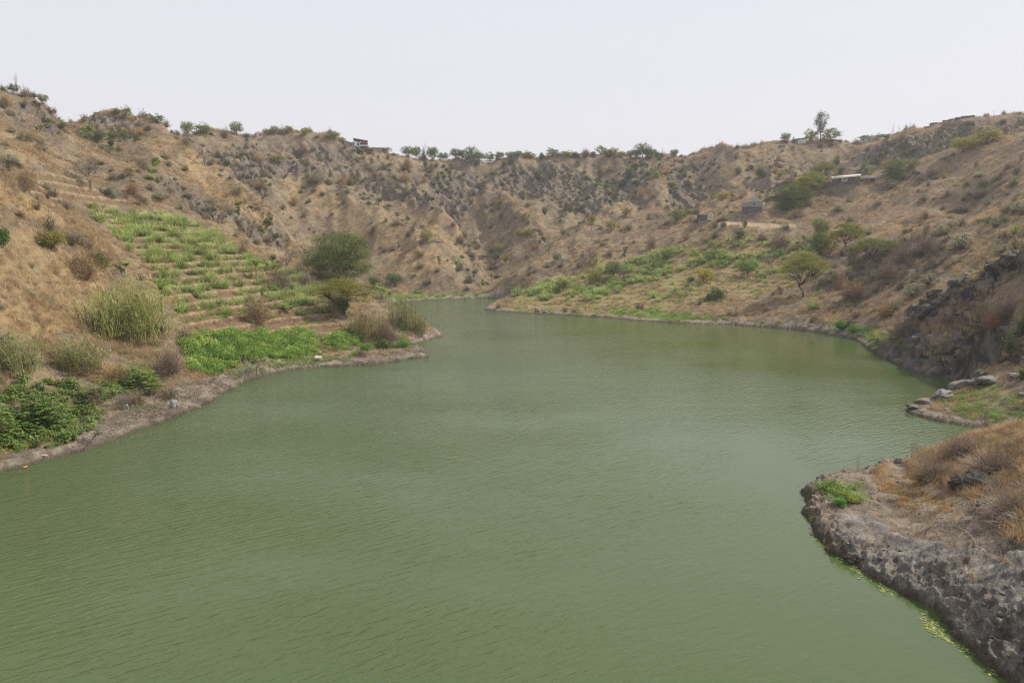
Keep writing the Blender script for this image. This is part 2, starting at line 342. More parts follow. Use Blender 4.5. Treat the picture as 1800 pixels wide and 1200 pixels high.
M['grey'] = pm("1450 905;1560 930;1700 960;1830 930;1830 1215;1770 1215;1640 1090;1480 990", 18, 42, 14)

# ground relief
land = sstep(0.0, 5.0, sdf)
big = np.clip(GY / 250, .12, 1)
Z = Zb.copy()
slope_amp = land * (.25 + .75 * sstep(60, 200, GY))
Z += fbm(GX, GY, 26, 5, .5, 1) * 1.7 * slope_amp * sstep(100, 170, GY)
Z += fbm(GX, GY, 7, 5, .55, 5) * 1.05 * land * sstep(30, 110, GY) * (1 - .7 * M['terl']) * (1 - .5 * M['terr'])
Z += fbm(GX, GY, 1.6, 3, .5, 9) * .14 * land
rk = M['cliff']
Z += rk * land * ((ridged(GX * 1.0, GY * .55, 9, 4, 2) - .55) * 3.2 + (ridged(GX, GY * .7, 2.6, 3, 4) - .5) * 1.3)
# gullies running down the far wall
Z += sstep(175, 230, GY) * (1 - sstep(320, 345, GY)) * (ridged(GX + fbm(GX, GY, 30, 2) * 8, GY * .22, 22, 3, 8) - .6) * 3.6 * land
def relief(s, h, wd, side=0.):
    """raise (or cut) a sharp crest along a line on the ground"""
    global Z
    P = line(s, 10); x, y, _ = at(np.array([p[0] for p in P]), np.array([p[1] for p in P]), np.array([p[2] for p in P]))
    sel = (GY > y.min() - 40) & (GY < y.max() + 40) & (GX > x.min() - 40) & (GX < x.max() + 40)
    wx_ = GX[sel] + fbm(GX[sel], GY[sel], 14, 3, .5, 33) * 5; wy_ = GY[sel] + fbm(GX[sel], GY[sel], 14, 3, .5, 37) * 5
    d = pdist(wx_, wy_, list(zip(x, y)), closed=False)
    Z[sel] += h * 1.15 * np.maximum(0, 1 - d / (wd * 1.25)) ** 1.2 * land[sel] * sstep(3, 24, np.hypot(wx_ - x[0], wy_ - y[0]))
relief("498 313 262;530 326 258;560 340 255;600 358 250;640 380 242;680 402 234;720 428 224;760 458 214;790 482 206", 3.5, 13)
relief("612 258 287;636 285 283;660 320 275;680 333 268;710 345 261;750 357 254;790 380 245;812 408 237;822 440 226", 4.5, 14)
relief("880 290 310;882 305 306;880 330 300;885 350 292;900 378 272;912 395 263;935 405 256;950 425 243", 4.5, 13)
relief("972 290 312;968 305 306;960 335 298;955 352 288;950 372 274", 5, 13)
relief("1162 315 276;1150 326 271;1137 342 264;1118 356 256;1090 368 249;1062 382 241;1035 400 232;1010 420 223;980 438 215;950 458 208;925 476 202;900 493 197", 3.5, 12)
relief("1262 266 288;1258 290 276;1275 310 266;1290 330 256;1300 348 246", 2.8, 15)
relief("1360 260 284;1372 280 274;1350 300 266;1385 320 252;1396 335 242", 5, 13)
relief("560 262 283;556 275 278;552 290 272;545 305 266", 3.5, 11)
relief("725 285 305;715 300 298;705 318 288;690 330 275", 3.5, 11)
relief("1060 285 314;1050 310 306;1055 335 294;1040 355 280", 4, 12)
relief("850 285 316;845 310 308;848 335 296;856 352 288", 3.5, 11)
relief("1215 275 300;1195 300 292;1185 325 280;1165 350 262", 4, 12)
relief("300 240 183;316 256 181;345 281 176;380 310 171;420 341 166;460 375 160;490 400 155", 2.0, 8)
relief("230 225 184;255 250 174;262 275 164;270 300 158", 2.5, 8)
relief("115 240 148;150 262 146;180 285 143;215 305 141;250 322 138", 2.0, 8)
relief("20 230 136;60 262 124;95 300 114;120 330 106", 2.2, 7)
relief("60 190 145;100 240 140;150 285 134;200 320 132", -2.5, 9)
relief("1740 262 186;1680 300 186;1610 335 184;1540 365 182", 2.2, 9)
relief("1800 290 172;1740 330 168;1690 360 166", -2.0, 8)
relief("1790 330 140;1700 390 142;1620 440 134;1560 500 124", 1.8, 8)
relief("420 262 268;445 285 256;470 310 246;480 340 238", 3, 10)
relief("700 400 236;730 450 218;745 490 205", 2.5, 9)
relief("1180 370 240;1130 410 224;1080 450 206;1040 480 192", 2.2, 9)
relief("745 290 305;765 330 295;785 355 284;805 378 272;830 405 262;850 440 244;860 480 220", -5, 16)
relief("1130 290 308;1110 320 298;1085 345 284;1050 365 270;1000 395 256;960 430 236;930 462 218;895 490 206", -4.5, 14)
relief("925 285 318;922 310 308;925 335 300;918 360 288", -4, 11)
relief("640 300 283;655 335 268;690 355 258;740 385 245;790 410 235", -3, 10)
relief("330 265 240;380 290 232;420 305 226;445 325 220;470 365 210;500 405 200;540 440 194", -6.5, 18)
relief("1320 270 286;1315 300 274;1325 330 258;1335 350 246", -4, 12)
relief("1440 270 280;1440 295 266;1460 315 245", -3.5, 12)
relief("1220 285 296;1225 310 282;1235 335 262;1215 355 250", -3.5, 11)
# rock spur: bedded layers that dip to the water
rr = M['rockr']
lay = GX * .55 + GY * .75 + fbm(GX, GY, 8, 3, .5, 2) * 3
Z += rr * sstep(.3, 3, sdf) * ((ridged(GX, GY, 5, 4, 12) - .55) * 1.6 + (ridged(lay * .55, GX * .25, 1.2, 3, 3) - .5) * .55 + fbm(GX, GY, .8, 3) * .25)
lip = (.42 + .2 * (GX < 0)) * (1 - np.exp(-np.maximum(sdf, 0) / .5)) + .12 * fbm(GX, GY, 1.1, 3, .6, 4) * sstep(0, .6, sdf)
lip += rr * 1.5 * sstep(0, 2.2, sdf) + M['fg'] * .32 * sstep(0, .5, sdf) * (1 + fbm(GX, GY, 1.8, 3, .5, 7) * 1.1)
# foreground bank: lumpy weathered rock
fg = M['fg']
knob = ridged(GX, GY, 2.6, 5, 21)
rill = ridged(GX * .42 + fbm(GX, GY, 3, 3) * .8, GY + fbm(GX, GY, 2, 3, .5, 5) * .7, 2.6, 4, 21)
Z += fg * sstep(.1, 1.6, sdf) * ((rill - .55) * .55 * (.35 + .9 * M['grey']) + fbm(GX, GY, .45, 4, .65, 13) * .09 + fbm(GX, GY, 3.6, 3, .5, 17) * .32)
Z += M['pen'] * sstep(.1, 1.4, sdf) * (fbm(GX, GY, .7, 4, .6, 11) * .13 + (ridged(GX, GY, 2.2, 3, 6) - .55) * .12)
# terraces
def terrace(mask, h, amt, off=0.):
    global Z
    q = Z / h + off; f = q - np.floor(q)
    g = np.where(f < .70, f * .22 / .70, .22 + (f - .70) * .78 / .30)
    Zt = (np.floor(q) + g - off) * h
    Z = Z * (1 - mask * amt) + Zt * mask * amt
    return f
ZT = Z; Z = Z + M['terl'] * (fbm(GX, GY, 14, 3, .5, 71) * 1.1 + fbm(GX, GY, 2.5, 3, .5, 72) * .3)
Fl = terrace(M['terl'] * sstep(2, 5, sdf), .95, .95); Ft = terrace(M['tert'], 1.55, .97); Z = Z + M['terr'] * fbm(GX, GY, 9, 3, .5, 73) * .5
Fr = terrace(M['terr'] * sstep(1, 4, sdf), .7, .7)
Z = np.maximum(Z, lip)
uw = -.12 - .55 * np.clip(-sdf, 0, 6)
Z = np.where(sdf > 0, Z * sstep(-.05, .25, sdf) + .02, uw).astype(np.float32)
Z = np.where(sdf > 0, np.maximum(Z, .02), Z)
ZN = Z + fbm(GX + GY * .5, GY - GX * .2, 2.8, 5, .6, 78) * .7
_q = ZN / .42; _f = _q - np.floor(_q); _st = (np.floor(_q) + sstep(.25, .75, _f)) * .42
Z = np.where(sdf > 0, Z + (_st - ZN) * fg * M['grey'] * sstep(.2, .8, sdf) * .12, Z).astype(np.float32)
# flat pads where the houses and the cut bank stand
def pad(u, v, Y, r, depth=0):
    X0, Y0, Z0 = at(u, v, Y)
    global Z
    d = np.hypot(GX - X0, (GY - Y0)); m = 1 - sstep(r, r * 1.8, d)
    Z = Z * (1 - m) + (Z0 + depth) * m
pad(1326, 371, 192, 3.6); pad(1487, 326, 205, 6.5); pad(1522, 324, 209, 5); pad(1239, 387, 197.5, 2.6)
# roadside cut bank in the right slope
X0, Y0, Z0 = at(1655, 380, 166)
m = (1 - sstep(6, 10, np.abs(GX - X0))) * (1 - sstep(1.5, 3, np.abs(GY - Y0 + 1.5)))
Z = Z * (1 - m) + Z0 * m

def surf(X, Y):
    """height of the built ground at a point"""
    a = X / Y
    fi = (a - cols[0]) / (cols[1] - cols[0]); i = np.clip(np.floor(fi).astype(int), 0, NC - 2); fi = np.clip(fi - i, 0, 1)
    j = np.clip(np.searchsorted(rows, Y) - 1, 0, len(rows) - 2); fj = np.clip((Y - rows[j]) / (rows[j + 1] - rows[j]), 0, 1)
    return (Z[j, i] * (1 - fi) + Z[j, i + 1] * fi) * (1 - fj) + (Z[j + 1, i] * (1 - fi) + Z[j + 1, i + 1] * fi) * fj
def drop(u, v, tol=0.0):
    """where the line of sight through a pixel meets the ground (or passes it most closely, for the skyline)"""
    a, dy, dz = ray(u, v); c = a / dy
    i = int(np.clip(round((c - cols[0]) / (cols[1] - cols[0])), 0, NC - 1))
    k = rows < 345
    h = Z[k, i] - (CAMH + dz / dy * rows[k])
    hit = np.nonzero(h > 0)[0]
    j = hit[0] if len(hit) else int(np.argmax(h / rows[k]))
    y = float(rows[j])
    return float(c * y), y, float(Z[j, i])
# ------------------------------------------------------------------ mesh and material helpers
COL = scene.collection
def mesh_np(name, V, F, mats=(), cols_=None, smooth=False, midx=None, attrs=None):
    V = np.asarray(V, np.float32); F = np.asarray(F, np.int32); k = F.shape[1]
    me = bpy.data.meshes.new(name)
    me.vertices.add(len(V)); me.vertices.foreach_set('co', V.ravel())
    me.loops.add(F.size); me.loops.foreach_set('vertex_index', F.ravel())
    me.polygons.add(len(F)); me.polygons.foreach_set('loop_start', np.arange(0, F.size, k, dtype=np.int32))
    me.polygons.foreach_set('loop_total', np.full(len(F), k, np.int32))
    me.polygons.foreach_set('use_smooth', np.full(len(F), bool(smooth)))
    if midx is not None: me.polygons.foreach_set('material_index', np.asarray(midx, np.int32))
    for m in mats: me.materials.append(m)
    if cols_ is not None:
        c = me.color_attributes.new('tone', 'FLOAT_COLOR', 'POINT')
        c4 = np.ones((len(V), 4), np.float32); c4[:, :3] = cols_
        c.data.foreach_set('color', c4.ravel())
    me.update(calc_edges=True)
    return me
def obj(name, me, parent=None, **tags):
    o = bpy.data.objects.new(name, me); COL.objects.link(o)
    if parent: o.parent = parent
    for k_, v_ in tags.items(): o[k_] = v_
    return o
def nodes(name):
    m = bpy.data.materials.new(name); m.use_nodes = True
    t = m.node_tree; return m, t, t.nodes, t.links, t.nodes['Principled BSDF']

def ground_material():
    m, t, n, l, b = nodes('ground')
    at_ = n.new('ShaderNodeAttribute'); at_.attribute_name = 'tone'
    geo = n.new('ShaderNodeNewGeometry')
    n1 = n.new('ShaderNodeTexNoise'); n1.inputs['Scale'].default_value = 1.3; n1.inputs['Detail'].default_value = 9; n1.inputs['Roughness'].default_value = .72
    n2 = n.new('ShaderNodeTexNoise'); n2.inputs['Scale'].default_value = 9; n2.inputs['Detail'].default_value = 5; n2.inputs['Roughness'].default_value = .7
    l.new(geo.outputs['Position'], n1.inputs['Vector']); l.new(geo.outputs['Position'], n2.inputs['Vector'])
    r = n.new('ShaderNodeMapRange'); r.inputs[1].default_value = .3; r.inputs[2].default_value = .7; r.inputs[3].default_value = .62; r.inputs[4].default_value = 1.38
    l.new(n1.outputs[0], r.inputs[0])
    r2 = n.new('ShaderNodeMapRange'); r2.inputs[1].default_value = .3; r2.inputs[2].default_value = .7; r2.inputs[3].default_value = .7; r2.inputs[4].default_value = 1.3
    l.new(n2.outputs[0], r2.inputs[0])
    mu = n.new('ShaderNodeMath'); mu.operation = 'MULTIPLY'; l.new(r.outputs[0], mu.inputs[0]); l.new(r2.outputs[0], mu.inputs[1])
    sc_ = n.new('ShaderNodeVectorMath'); sc_.operation = 'SCALE'; l.new(at_.outputs['Color'], sc_.inputs[0]); l.new(mu.outputs[0], sc_.inputs[3])
    l.new(sc_.outputs[0], b.inputs['Base Color'])
    b.inputs['Roughness'].default_value = .95; b.inputs['Specular IOR Level'].default_value = .15
    ad = n.new('ShaderNodeMath'); ad.operation = 'ADD'; l.new(n1.outputs[0], ad.inputs[0]); l.new(n2.outputs[0], ad.inputs[1])
    bp = n.new('ShaderNodeBump'); bp.inputs['Strength'].default_value = .75; bp.inputs['Distance'].default_value = .30
    l.new(ad.outputs[0], bp.inputs['Height']); l.new(bp.outputs[0], b.inputs['Normal'])
    return m
def water_material():
    m, t, n, l, b = nodes('lake_water')
    geo = n.new('ShaderNodeNewGeometry')
    # slow drift of the algae colour
    nb = n.new('ShaderNodeTexNoise'); nb.inputs['Scale'].default_value = .035; nb.inputs['Detail'].default_value = 3
    l.new(geo.outputs['Position'], nb.inputs['Vector'])
    cr = n.new('ShaderNodeValToRGB'); cr.color_ramp.elements[0].position = .35; cr.color_ramp.elements[0].color = (.062, .090, .027, 1)
    cr.color_ramp.elements[1].position = .68; cr.color_ramp.elements[1].color = (.074, .100, .033, 1)
    l.new(nb.outputs[0], cr.inputs[0]); l.new(cr.outputs[0], b.inputs['Base Color'])
    b.inputs['Roughness'].default_value = .11; b.inputs['IOR'].default_value = 1.44
    # ripples: short crests running across the wind, plus fine chop; calmer patches in between
    mp = n.new('ShaderNodeMapping'); mp.vector_type = 'TEXTURE'; mp.inputs['Rotation'].default_value = (0, 0, radians(30)); mp.inputs['Scale'].default_value = (1.35, .40, 1)
    l.new(geo.outputs['Position'], mp.inputs[0])
    w1 = n.new('ShaderNodeTexNoise'); w1.inputs['Scale'].default_value = 1.1; w1.inputs['Detail'].default_value = 3; w1.inputs['Roughness'].default_value = .5; w1.inputs['Distortion'].default_value = .6
    l.new(mp.outputs[0], w1.inputs['Vector'])
    w2 = n.new('ShaderNodeTexNoise'); w2.inputs['Scale'].default_value = 3.2; w2.inputs['Detail'].default_value = 3; w2.inputs['Roughness'].default_value = .6
    l.new(mp.outputs[0], w2.inputs['Vector'])
    ca = n.new('ShaderNodeTexNoise'); ca.inputs['Scale'].default_value = .05; ca.inputs['Detail'].default_value = 3
    mp2 = n.new('ShaderNodeMapping'); mp2.inputs['Scale'].default_value = (.8, 1.5, 1); l.new(geo.outputs['Position'], mp2.inputs[0]); l.new(mp2.outputs[0], ca.inputs['Vector'])
    cm = n.new('ShaderNodeMapRange'); cm.inputs[1].default_value = .38; cm.inputs[2].default_value = .6; cm.inputs[3].default_value = .35; cm.inputs[4].default_value = 1.0
    l.new(ca.outputs[0], cm.inputs[0])
    # choppier towards the left shore
    sp = n.new('ShaderNodeSeparateXYZ'); l.new(geo.outputs['Position'], sp.inputs[0])
    lx = n.new('ShaderNodeMapRange'); lx.inputs[1].default_value = -24; lx.inputs[2].default_value = 12; lx.inputs[3].default_value = 1.9; lx.inputs[4].default_value = .38
    l.new(sp.outputs[0], lx.inputs[0])
    st = n.new('ShaderNodeMath'); st.operation = 'MULTIPLY'; l.new(cm.outputs[0], st.inputs[0]); l.new(lx.outputs[0], st.inputs[1])
    h = n.new('ShaderNodeMath'); h.operation = 'MULTIPLY_ADD'; h.inputs[1].default_value = .35; l.new(w2.outputs[0], h.inputs[0]); l.new(w1.outputs[0], h.inputs[2])
    mp3 = n.new('ShaderNodeMapping'); mp3.vector_type = 'TEXTURE'; mp3.inputs['Rotation'].default_value = (0, 0, radians(36)); l.new(geo.outputs['Position'], mp3.inputs[0])
    wv = n.new('ShaderNodeTexWave'); wv.wave_type = 'BANDS'; wv.bands_direction = 'Y'; wv.inputs['Scale'].default_value = .72; wv.inputs['Distortion'].default_value = 7; wv.inputs['Detail'].default_value = 3; wv.inputs['Detail Scale'].default_value = .9; wv.inputs['Detail Roughness'].default_value = .6
    l.new(mp3.outputs[0], wv.inputs['Vector'])
    wa = n.new('ShaderNodeMath'); wa.operation = 'MULTIPLY_ADD'; wa.inputs[1].default_value = .11; l.new(wv.outputs[1], wa.inputs[0]); l.new(h.outputs[0], wa.inputs[2]); h = wa
    hh = n.new('ShaderNodeMath'); hh.operation = 'MULTIPLY'; l.new(h.outputs[0], hh.inputs[0]); l.new(st.outputs[0], hh.inputs[1])
    # sheltered water off the near point lies flat and mirrors the pale sky
    qx, qy = onwater(1370, 838)
    dv = n.new('ShaderNodeVectorMath'); dv.operation = 'SUBTRACT'; dv.inputs[1].default_value = (float(qx), float(qy), 0); l.new(geo.outputs['Position'], dv.inputs[0])
    ds = n.new('ShaderNodeVectorMath'); ds.operation = 'MULTIPLY'; ds.inputs[1].default_value = (.30, .16, 0); l.new(dv.outputs[0], ds.inputs[0])
    dl = n.new('ShaderNodeVectorMath'); dl.operation = 'LENGTH'; l.new(ds.outputs[0], dl.inputs[0])
    nz = n.new('ShaderNodeMath'); nz.operation = 'MULTIPLY_ADD'; nz.inputs[1].default_value = 1.2; l.new(ca.outputs[0], nz.inputs[0]); l.new(dl.outputs['Value'], nz.inputs[2])
    dm = n.new('ShaderNodeMapRange'); dm.inputs[1].default_value = .7; dm.inputs[2].default_value = 1.7; dm.inputs[3].default_value = .04; dm.inputs[4].default_value = 1; l.new(nz.outputs[0], dm.inputs[0])
    h2 = n.new('ShaderNodeMath'); h2.operation = 'MULTIPLY'; l.new(hh.outputs[0], h2.inputs[0]); l.new(dm.outputs[0], h2.inputs[1]); hh = h2
    bp = n.new('ShaderNodeBump'); bp.inputs['Strength'].default_value = 1.0; bp.inputs['Distance'].default_value = .125
    l.new(hh.outputs[0], bp.inputs['Height']); l.new(bp.outputs[0], b.inputs['Normal'])
    return m

# ------------------------------------------------------------------ ground colours (surface materials, plus ridge shade painted into the dark zones)
def rgb(*c): return np.array(c, np.float32)
n_a = fbm(GX, GY, 18, 5, .6, 40)[..., None]; n_b = fbm(GX, GY, 3.2, 4, .6, 44)[..., None]; n_c = fbm(GX, GY, .9, 3, .6, 48)[..., None]
TAN, BRN, GRY = rgb(.262, .196, .122), rgb(.172, .133, .088), rgb(.182, .153, .112)
C = TAN + (BRN - TAN) * sstep(-.25, .35, n_a + .5 * n_b)
C = C + (GRY - C) * sstep(.0, .45, n_b * .8 - n_a * .6) * .7
def lay_on(C, mask, col, n0=0., amt=1.):
    m_ = np.clip(mask[..., None] * amt + 0 * C[..., :1], 0, 1)
    return C + (col - C) * m_
ROCK = rgb(.115, .100, .088); ROCK2 = rgb(.20, .175, .15)
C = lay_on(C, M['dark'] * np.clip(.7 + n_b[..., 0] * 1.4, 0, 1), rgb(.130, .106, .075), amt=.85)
C = lay_on(C, M['gold'] * np.clip(.75 + fbm(GX, GY, 5, 3, .5, 51) * .6, 0, 1), rgb(.42, .285, .135), amt=.8)
# steep faces weather to bare rock
zy = np.gradient(Z, axis=0) / np.gradient(GY, axis=0); zx = np.gradient(Z, axis=1) / np.gradient(GX, axis=1)
steep = np.hypot(zx, zy)
rockn = ROCK + (ROCK2 - ROCK) * sstep(-.2, .4, n_c + n_b * .4)
C = lay_on(C, rk * sstep(-.15, .35, n_b[..., 0] + n_c[..., 0] * .5 + (steep - .9) * .5), rockn, amt=.72)
C = lay_on(C, sstep(1.15, 1.8, steep) * sstep(100, 140, GY) * (1 - rk) * sstep(-.2, .2, n_b[..., 0]), rockn, amt=.5)
C = lay_on(C, M['soil'], rgb(.205, .130, .078) + rgb(.06, .045, .03) * n_c, amt=.85)
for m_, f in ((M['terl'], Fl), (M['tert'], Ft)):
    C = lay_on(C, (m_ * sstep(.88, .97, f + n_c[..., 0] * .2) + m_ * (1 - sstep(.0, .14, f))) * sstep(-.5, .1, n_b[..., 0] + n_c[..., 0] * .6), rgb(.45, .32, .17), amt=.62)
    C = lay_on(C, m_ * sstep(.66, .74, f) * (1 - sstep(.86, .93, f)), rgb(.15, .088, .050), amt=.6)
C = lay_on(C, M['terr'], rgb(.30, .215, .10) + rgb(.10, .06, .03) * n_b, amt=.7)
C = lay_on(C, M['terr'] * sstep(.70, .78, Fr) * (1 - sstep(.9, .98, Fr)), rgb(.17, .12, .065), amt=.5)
C = lay_on(C, M['terr'] * sstep(.05, .35, fbm(GX, GY, 7, 3, .6, 58)), rgb(.185, .125, .075), amt=.75)
C = lay_on(C, M['terr'] * sstep(.1, .35, fbm(GX, GY, 5, 3, .6, 59)), rgb(.20, .235, .06), amt=.6)
C = lay_on(C, M['track'], rgb(.46, .35, .23), amt=.8)
rrn = rgb(.062, .056, .050) + (rgb(.20, .178, .152) - rgb(.062, .056, .050)) * sstep(-.35, .45, fbm(GX, GY, 1.6, 5, .65, 61))[..., None]
C = lay_on(C, rr * sstep(-.35, .0, fbm(GX, GY, 5, 3, .5, 62) + (rr - .75)), rrn, amt=.95)
C = lay_on(C, pm("1610 575;1650 545;1700 515;1760 480;1810 462;1820 530;1760 550;1690 572;1640 595", 60, 98, 6) * sstep(-.35, .1, fbm(GX, GY, 1.8, 4, .6, 64)), rgb(.235, .165, .11), amt=.85)
fgn = rgb(.27, .215, .155) + (rgb(.17, .13, .095) - rgb(.27, .215, .155)) * sstep(-.3, .4, n_c + n_b * .4)
fgn = fgn + (rgb(.36, .31, .25) - fgn) * sstep(.25, .5, fbm(GX, GY, .7, 4, .65, 66))[..., None] * .8
C = lay_on(C, np.maximum(fg, M['pen']), fgn, amt=.95)
gr_ = rgb(.115, .105, .098) + (rgb(.40, .37, .33) - rgb(.10, .096, .094)) * sstep(-.30, .5, fbm(GX * .55, GY * 1.1, 1.3, 7, .78, 67))[..., None]
C = lay_on(C, M['grey'] * fg * sstep(-.4, .15, fbm(GX, GY, 2.6, 3, .5, 68) + (M['grey'] - .7)), gr_, amt=.85)
C = lay_on(C, M['rust'] * sstep(-.2, .3, n_c[..., 0]), rgb(.36, .19, .06), amt=.7)
C = lay_on(C, M['grass'] * sstep(-.45, .1, n_b[..., 0] + n_c[..., 0] * .5), rgb(.135, .215, .028), amt=.9)
# mud and dried scum along the water, wet at the very edge
shore = (1 - sstep(.8, 3.2, sdf + n_b[..., 0] * 1.2)) * (GY < 215)
mudc = rgb(.31, .255, .195) + (rgb(.15, .12, .09) - rgb(.31, .255, .195)) * sstep(-.3, .35, n_c + n_b * .5)
C = lay_on(C, shore * (1 - rr) * (1 - fg * .6), mudc, amt=.92)
C = lay_on(C, (1 - sstep(.12, .40, Z + n_c[..., 0] * .16)) * (GY < 215) , rgb(.075, .062, .040), amt=.85)
C = lay_on(C, (1 - sstep(.12, .5, Z)) * fg * (GV < 985) * sstep(-.2, .3, n_c[..., 0]), rgb(.10, .11, .02), amt=.8)
C = np.clip(C, .01, .9)

idx = np.arange(GX.size, dtype=np.int32).reshape(GX.shape)
F = np.stack([idx[:-1, :-1], idx[:-1, 1:], idx[1:, 1:], idx[1:, :-1]], -1).reshape(-1, 4)
keep = (sdf > -5)
keepf = (keep[:-1, :-1] | keep[1:, 1:]).ravel()
F = F[keepf]
used = np.zeros(GX.size, bool); used[F.ravel()] = True
remap = np.cumsum(used).astype(np.int32) - 1
# crags: push rock faces in and out along their normals so that they break up and overhang
nx_, ny_, nz_ = -zx, -zy + GA * zx, np.ones_like(Z); nl = np.sqrt(nx_ ** 2 + ny_ ** 2 + 1); nx_, ny_, nz_ = nx_ / nl, ny_ / nl, nz_ / nl
def crag(s, off):
    return ridged(GX + Z * .9, GY - Z * .8, s, 4, off) * .6 + ridged(GX * .7 - Z * 1.1, GY * .6 + Z, s * .55, 3, off + 9) * .4 - .55
amp = sstep(.3, 1.2, sdf) * (rr * (crag(6.0, 3) * 3.0 + crag(1.3, 5) * .35) + rk * crag(4.2, 8) * 2.2 + fg * M['grey'] * crag(2.4, 15) * .22 + fg * fbm(GX + Z, GY - Z, .3, 4, .7, 27) * .09)
amp += (sstep(.02, .25, sdf) * (1 - sstep(1.0, 2.2, sdf)) * (GY < 120)) * crag(.8, 30) * .34 * (.5 + M['fg'])
DX, DY, DZ = nx_ * amp, ny_ * amp, nz_ * amp
V = np.stack([GX + DX, GY + DY, np.maximum(Z + DZ, np.where(sdf > 0, .005, -9))], -1).reshape(-1, 3)[used]
MAT_GROUND = ground_material()
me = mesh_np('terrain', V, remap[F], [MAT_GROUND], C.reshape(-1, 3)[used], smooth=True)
terrain = obj('terrain', me, kind='structure')
# lake bed and the low ground on either side of the lens, down to the valley floor behind it
me = mesh_np('lake_bed', [(-900, -60, -3.5), (900, -60, -3.5), (900, 400, -3.5), (-900, 400, -3.5)], [[0, 1, 2, 3]], [MAT_GROUND], np.full((4, 3), .12))
obj('lake_bed', me, kind='structure')
wx = np.linspace(-90, 90, 61); wy = np.linspace(-25, 215, 81)
_x, _y2 = np.meshgrid(wx, wy); ii = np.arange(_x.size).reshape(_x.shape)
me = mesh_np('water', np.stack([_x, _y2, 0 * _x], -1).reshape(-1, 3), np.stack([ii[:-1, :-1], ii[:-1, 1:], ii[1:, 1:], ii[1:, :-1]], -1).reshape(-1, 4), [water_material()], smooth=True)
obj('water', me, kind='structure')
# the same hills carried on beyond the edges of the view
offs = np.concatenate([[0], np.geomspace(.25, 700, 54)])
for sgn, col_i in ((1, NC - 1), (-1, 0)):
    xe, ze = GX[:, col_i] + DX[:, col_i], np.maximum(Z[:, col_i] + DZ[:, col_i], np.where(sdf[:, col_i] > 0, .005, -9))
    X_ = xe[:, None] + sgn * offs[None]; Y_ = np.repeat((rows + DY[:, col_i])[:, None], len(offs), 1)
    ramp_ = sstep(0, 8, offs)[None]
    Z_ = ze[:, None] + (.30 if sgn > 0 else .38) * np.minimum(offs, 60)[None] * (1 - .8 * sstep(100, 240, rows))[:, None] * (.25 + .75 * sstep(14, 60, rows))[:, None] + ramp_ * (fbm(X_, Y_, 14, 5, .55, 1) * 2.2 + (ridged(X_, Y_, 5, 4, 3) - .55) * .8)
    k_ = sstep(-.2, .35, fbm(X_, Y_, 9, 4, .6, 40))[..., None]; c_ = TAN * (1 - k_) + BRN * k_
    c_ = C[:, col_i][:, None] * (1 - sstep(0, 5, offs)[None, :, None]) + c_ * sstep(0, 5, offs)[None, :, None]
    ii = np.arange(X_.size).reshape(X_.shape); q_ = [ii[:-1, :-1], ii[:-1, 1:], ii[1:, 1:], ii[1:, :-1]]
    if sgn < 0: q_ = q_[::-1]
    obj('hills', mesh_np('hills', np.stack([X_, Y_, Z_], -1).reshape(-1, 3), np.stack(q_, -1).reshape(-1, 4), [MAT_GROUND], np.clip(c_.reshape(-1, 3), .01, .9), smooth=True), kind='structure')
# ------------------------------------------------------------------ plant materials
def leaf_material(name, tint=False, trans=.35, vary=.0):
    m, t, n, l, b = nodes(name)
    at_ = n.new('ShaderNodeAttribute'); at_.attribute_name = 'tone'
    src = at_.outputs['Color']
    oi = n.new('ShaderNodeObjectInfo')
    if tint:
        mm = n.new('ShaderNodeMix'); mm.data_type = 'RGBA'; mm.blend_type = 'MULTIPLY'; mm.inputs[0].default_value = 1
        l.new(src, mm.inputs[6]); l.new(oi.outputs['Color'], mm.inputs[7]); src = mm.outputs[2]
    if vary:
        r = n.new('ShaderNodeMapRange'); r.inputs[3].default_value = 1 - vary; r.inputs[4].default_value = 1 + vary; l.new(oi.outputs['Random'], r.inputs[0])
        s_ = n.new('ShaderNodeVectorMath'); s_.operation = 'SCALE'; l.new(src, s_.inputs[0]); l.new(r.outputs[0], s_.inputs[3]); src = s_.outputs[0]
    l.new(src, b.inputs['Base Color']); b.inputs['Roughness'].default_value = .65; b.inputs['Specular IOR Level'].default_value = .25
    tr = n.new('ShaderNodeBsdfTranslucent'); l.new(src, tr.inputs[0])
    ms = n.new('ShaderNodeMixShader'); ms.inputs[0].default_value = trans
    l.new(b.outputs[0], ms.inputs[1]); l.new(tr.outputs[0], ms.inputs[2]); l.new(ms.outputs[0], n['Material Output'].inputs[0])
    return m
M_TREE = leaf_material('tree_foliage', tint=True)
M_WOOD = leaf_material('bark_and_twigs', tint=False, trans=0.0)
M_STUFF = leaf_material('ground_plants', vary=.28)

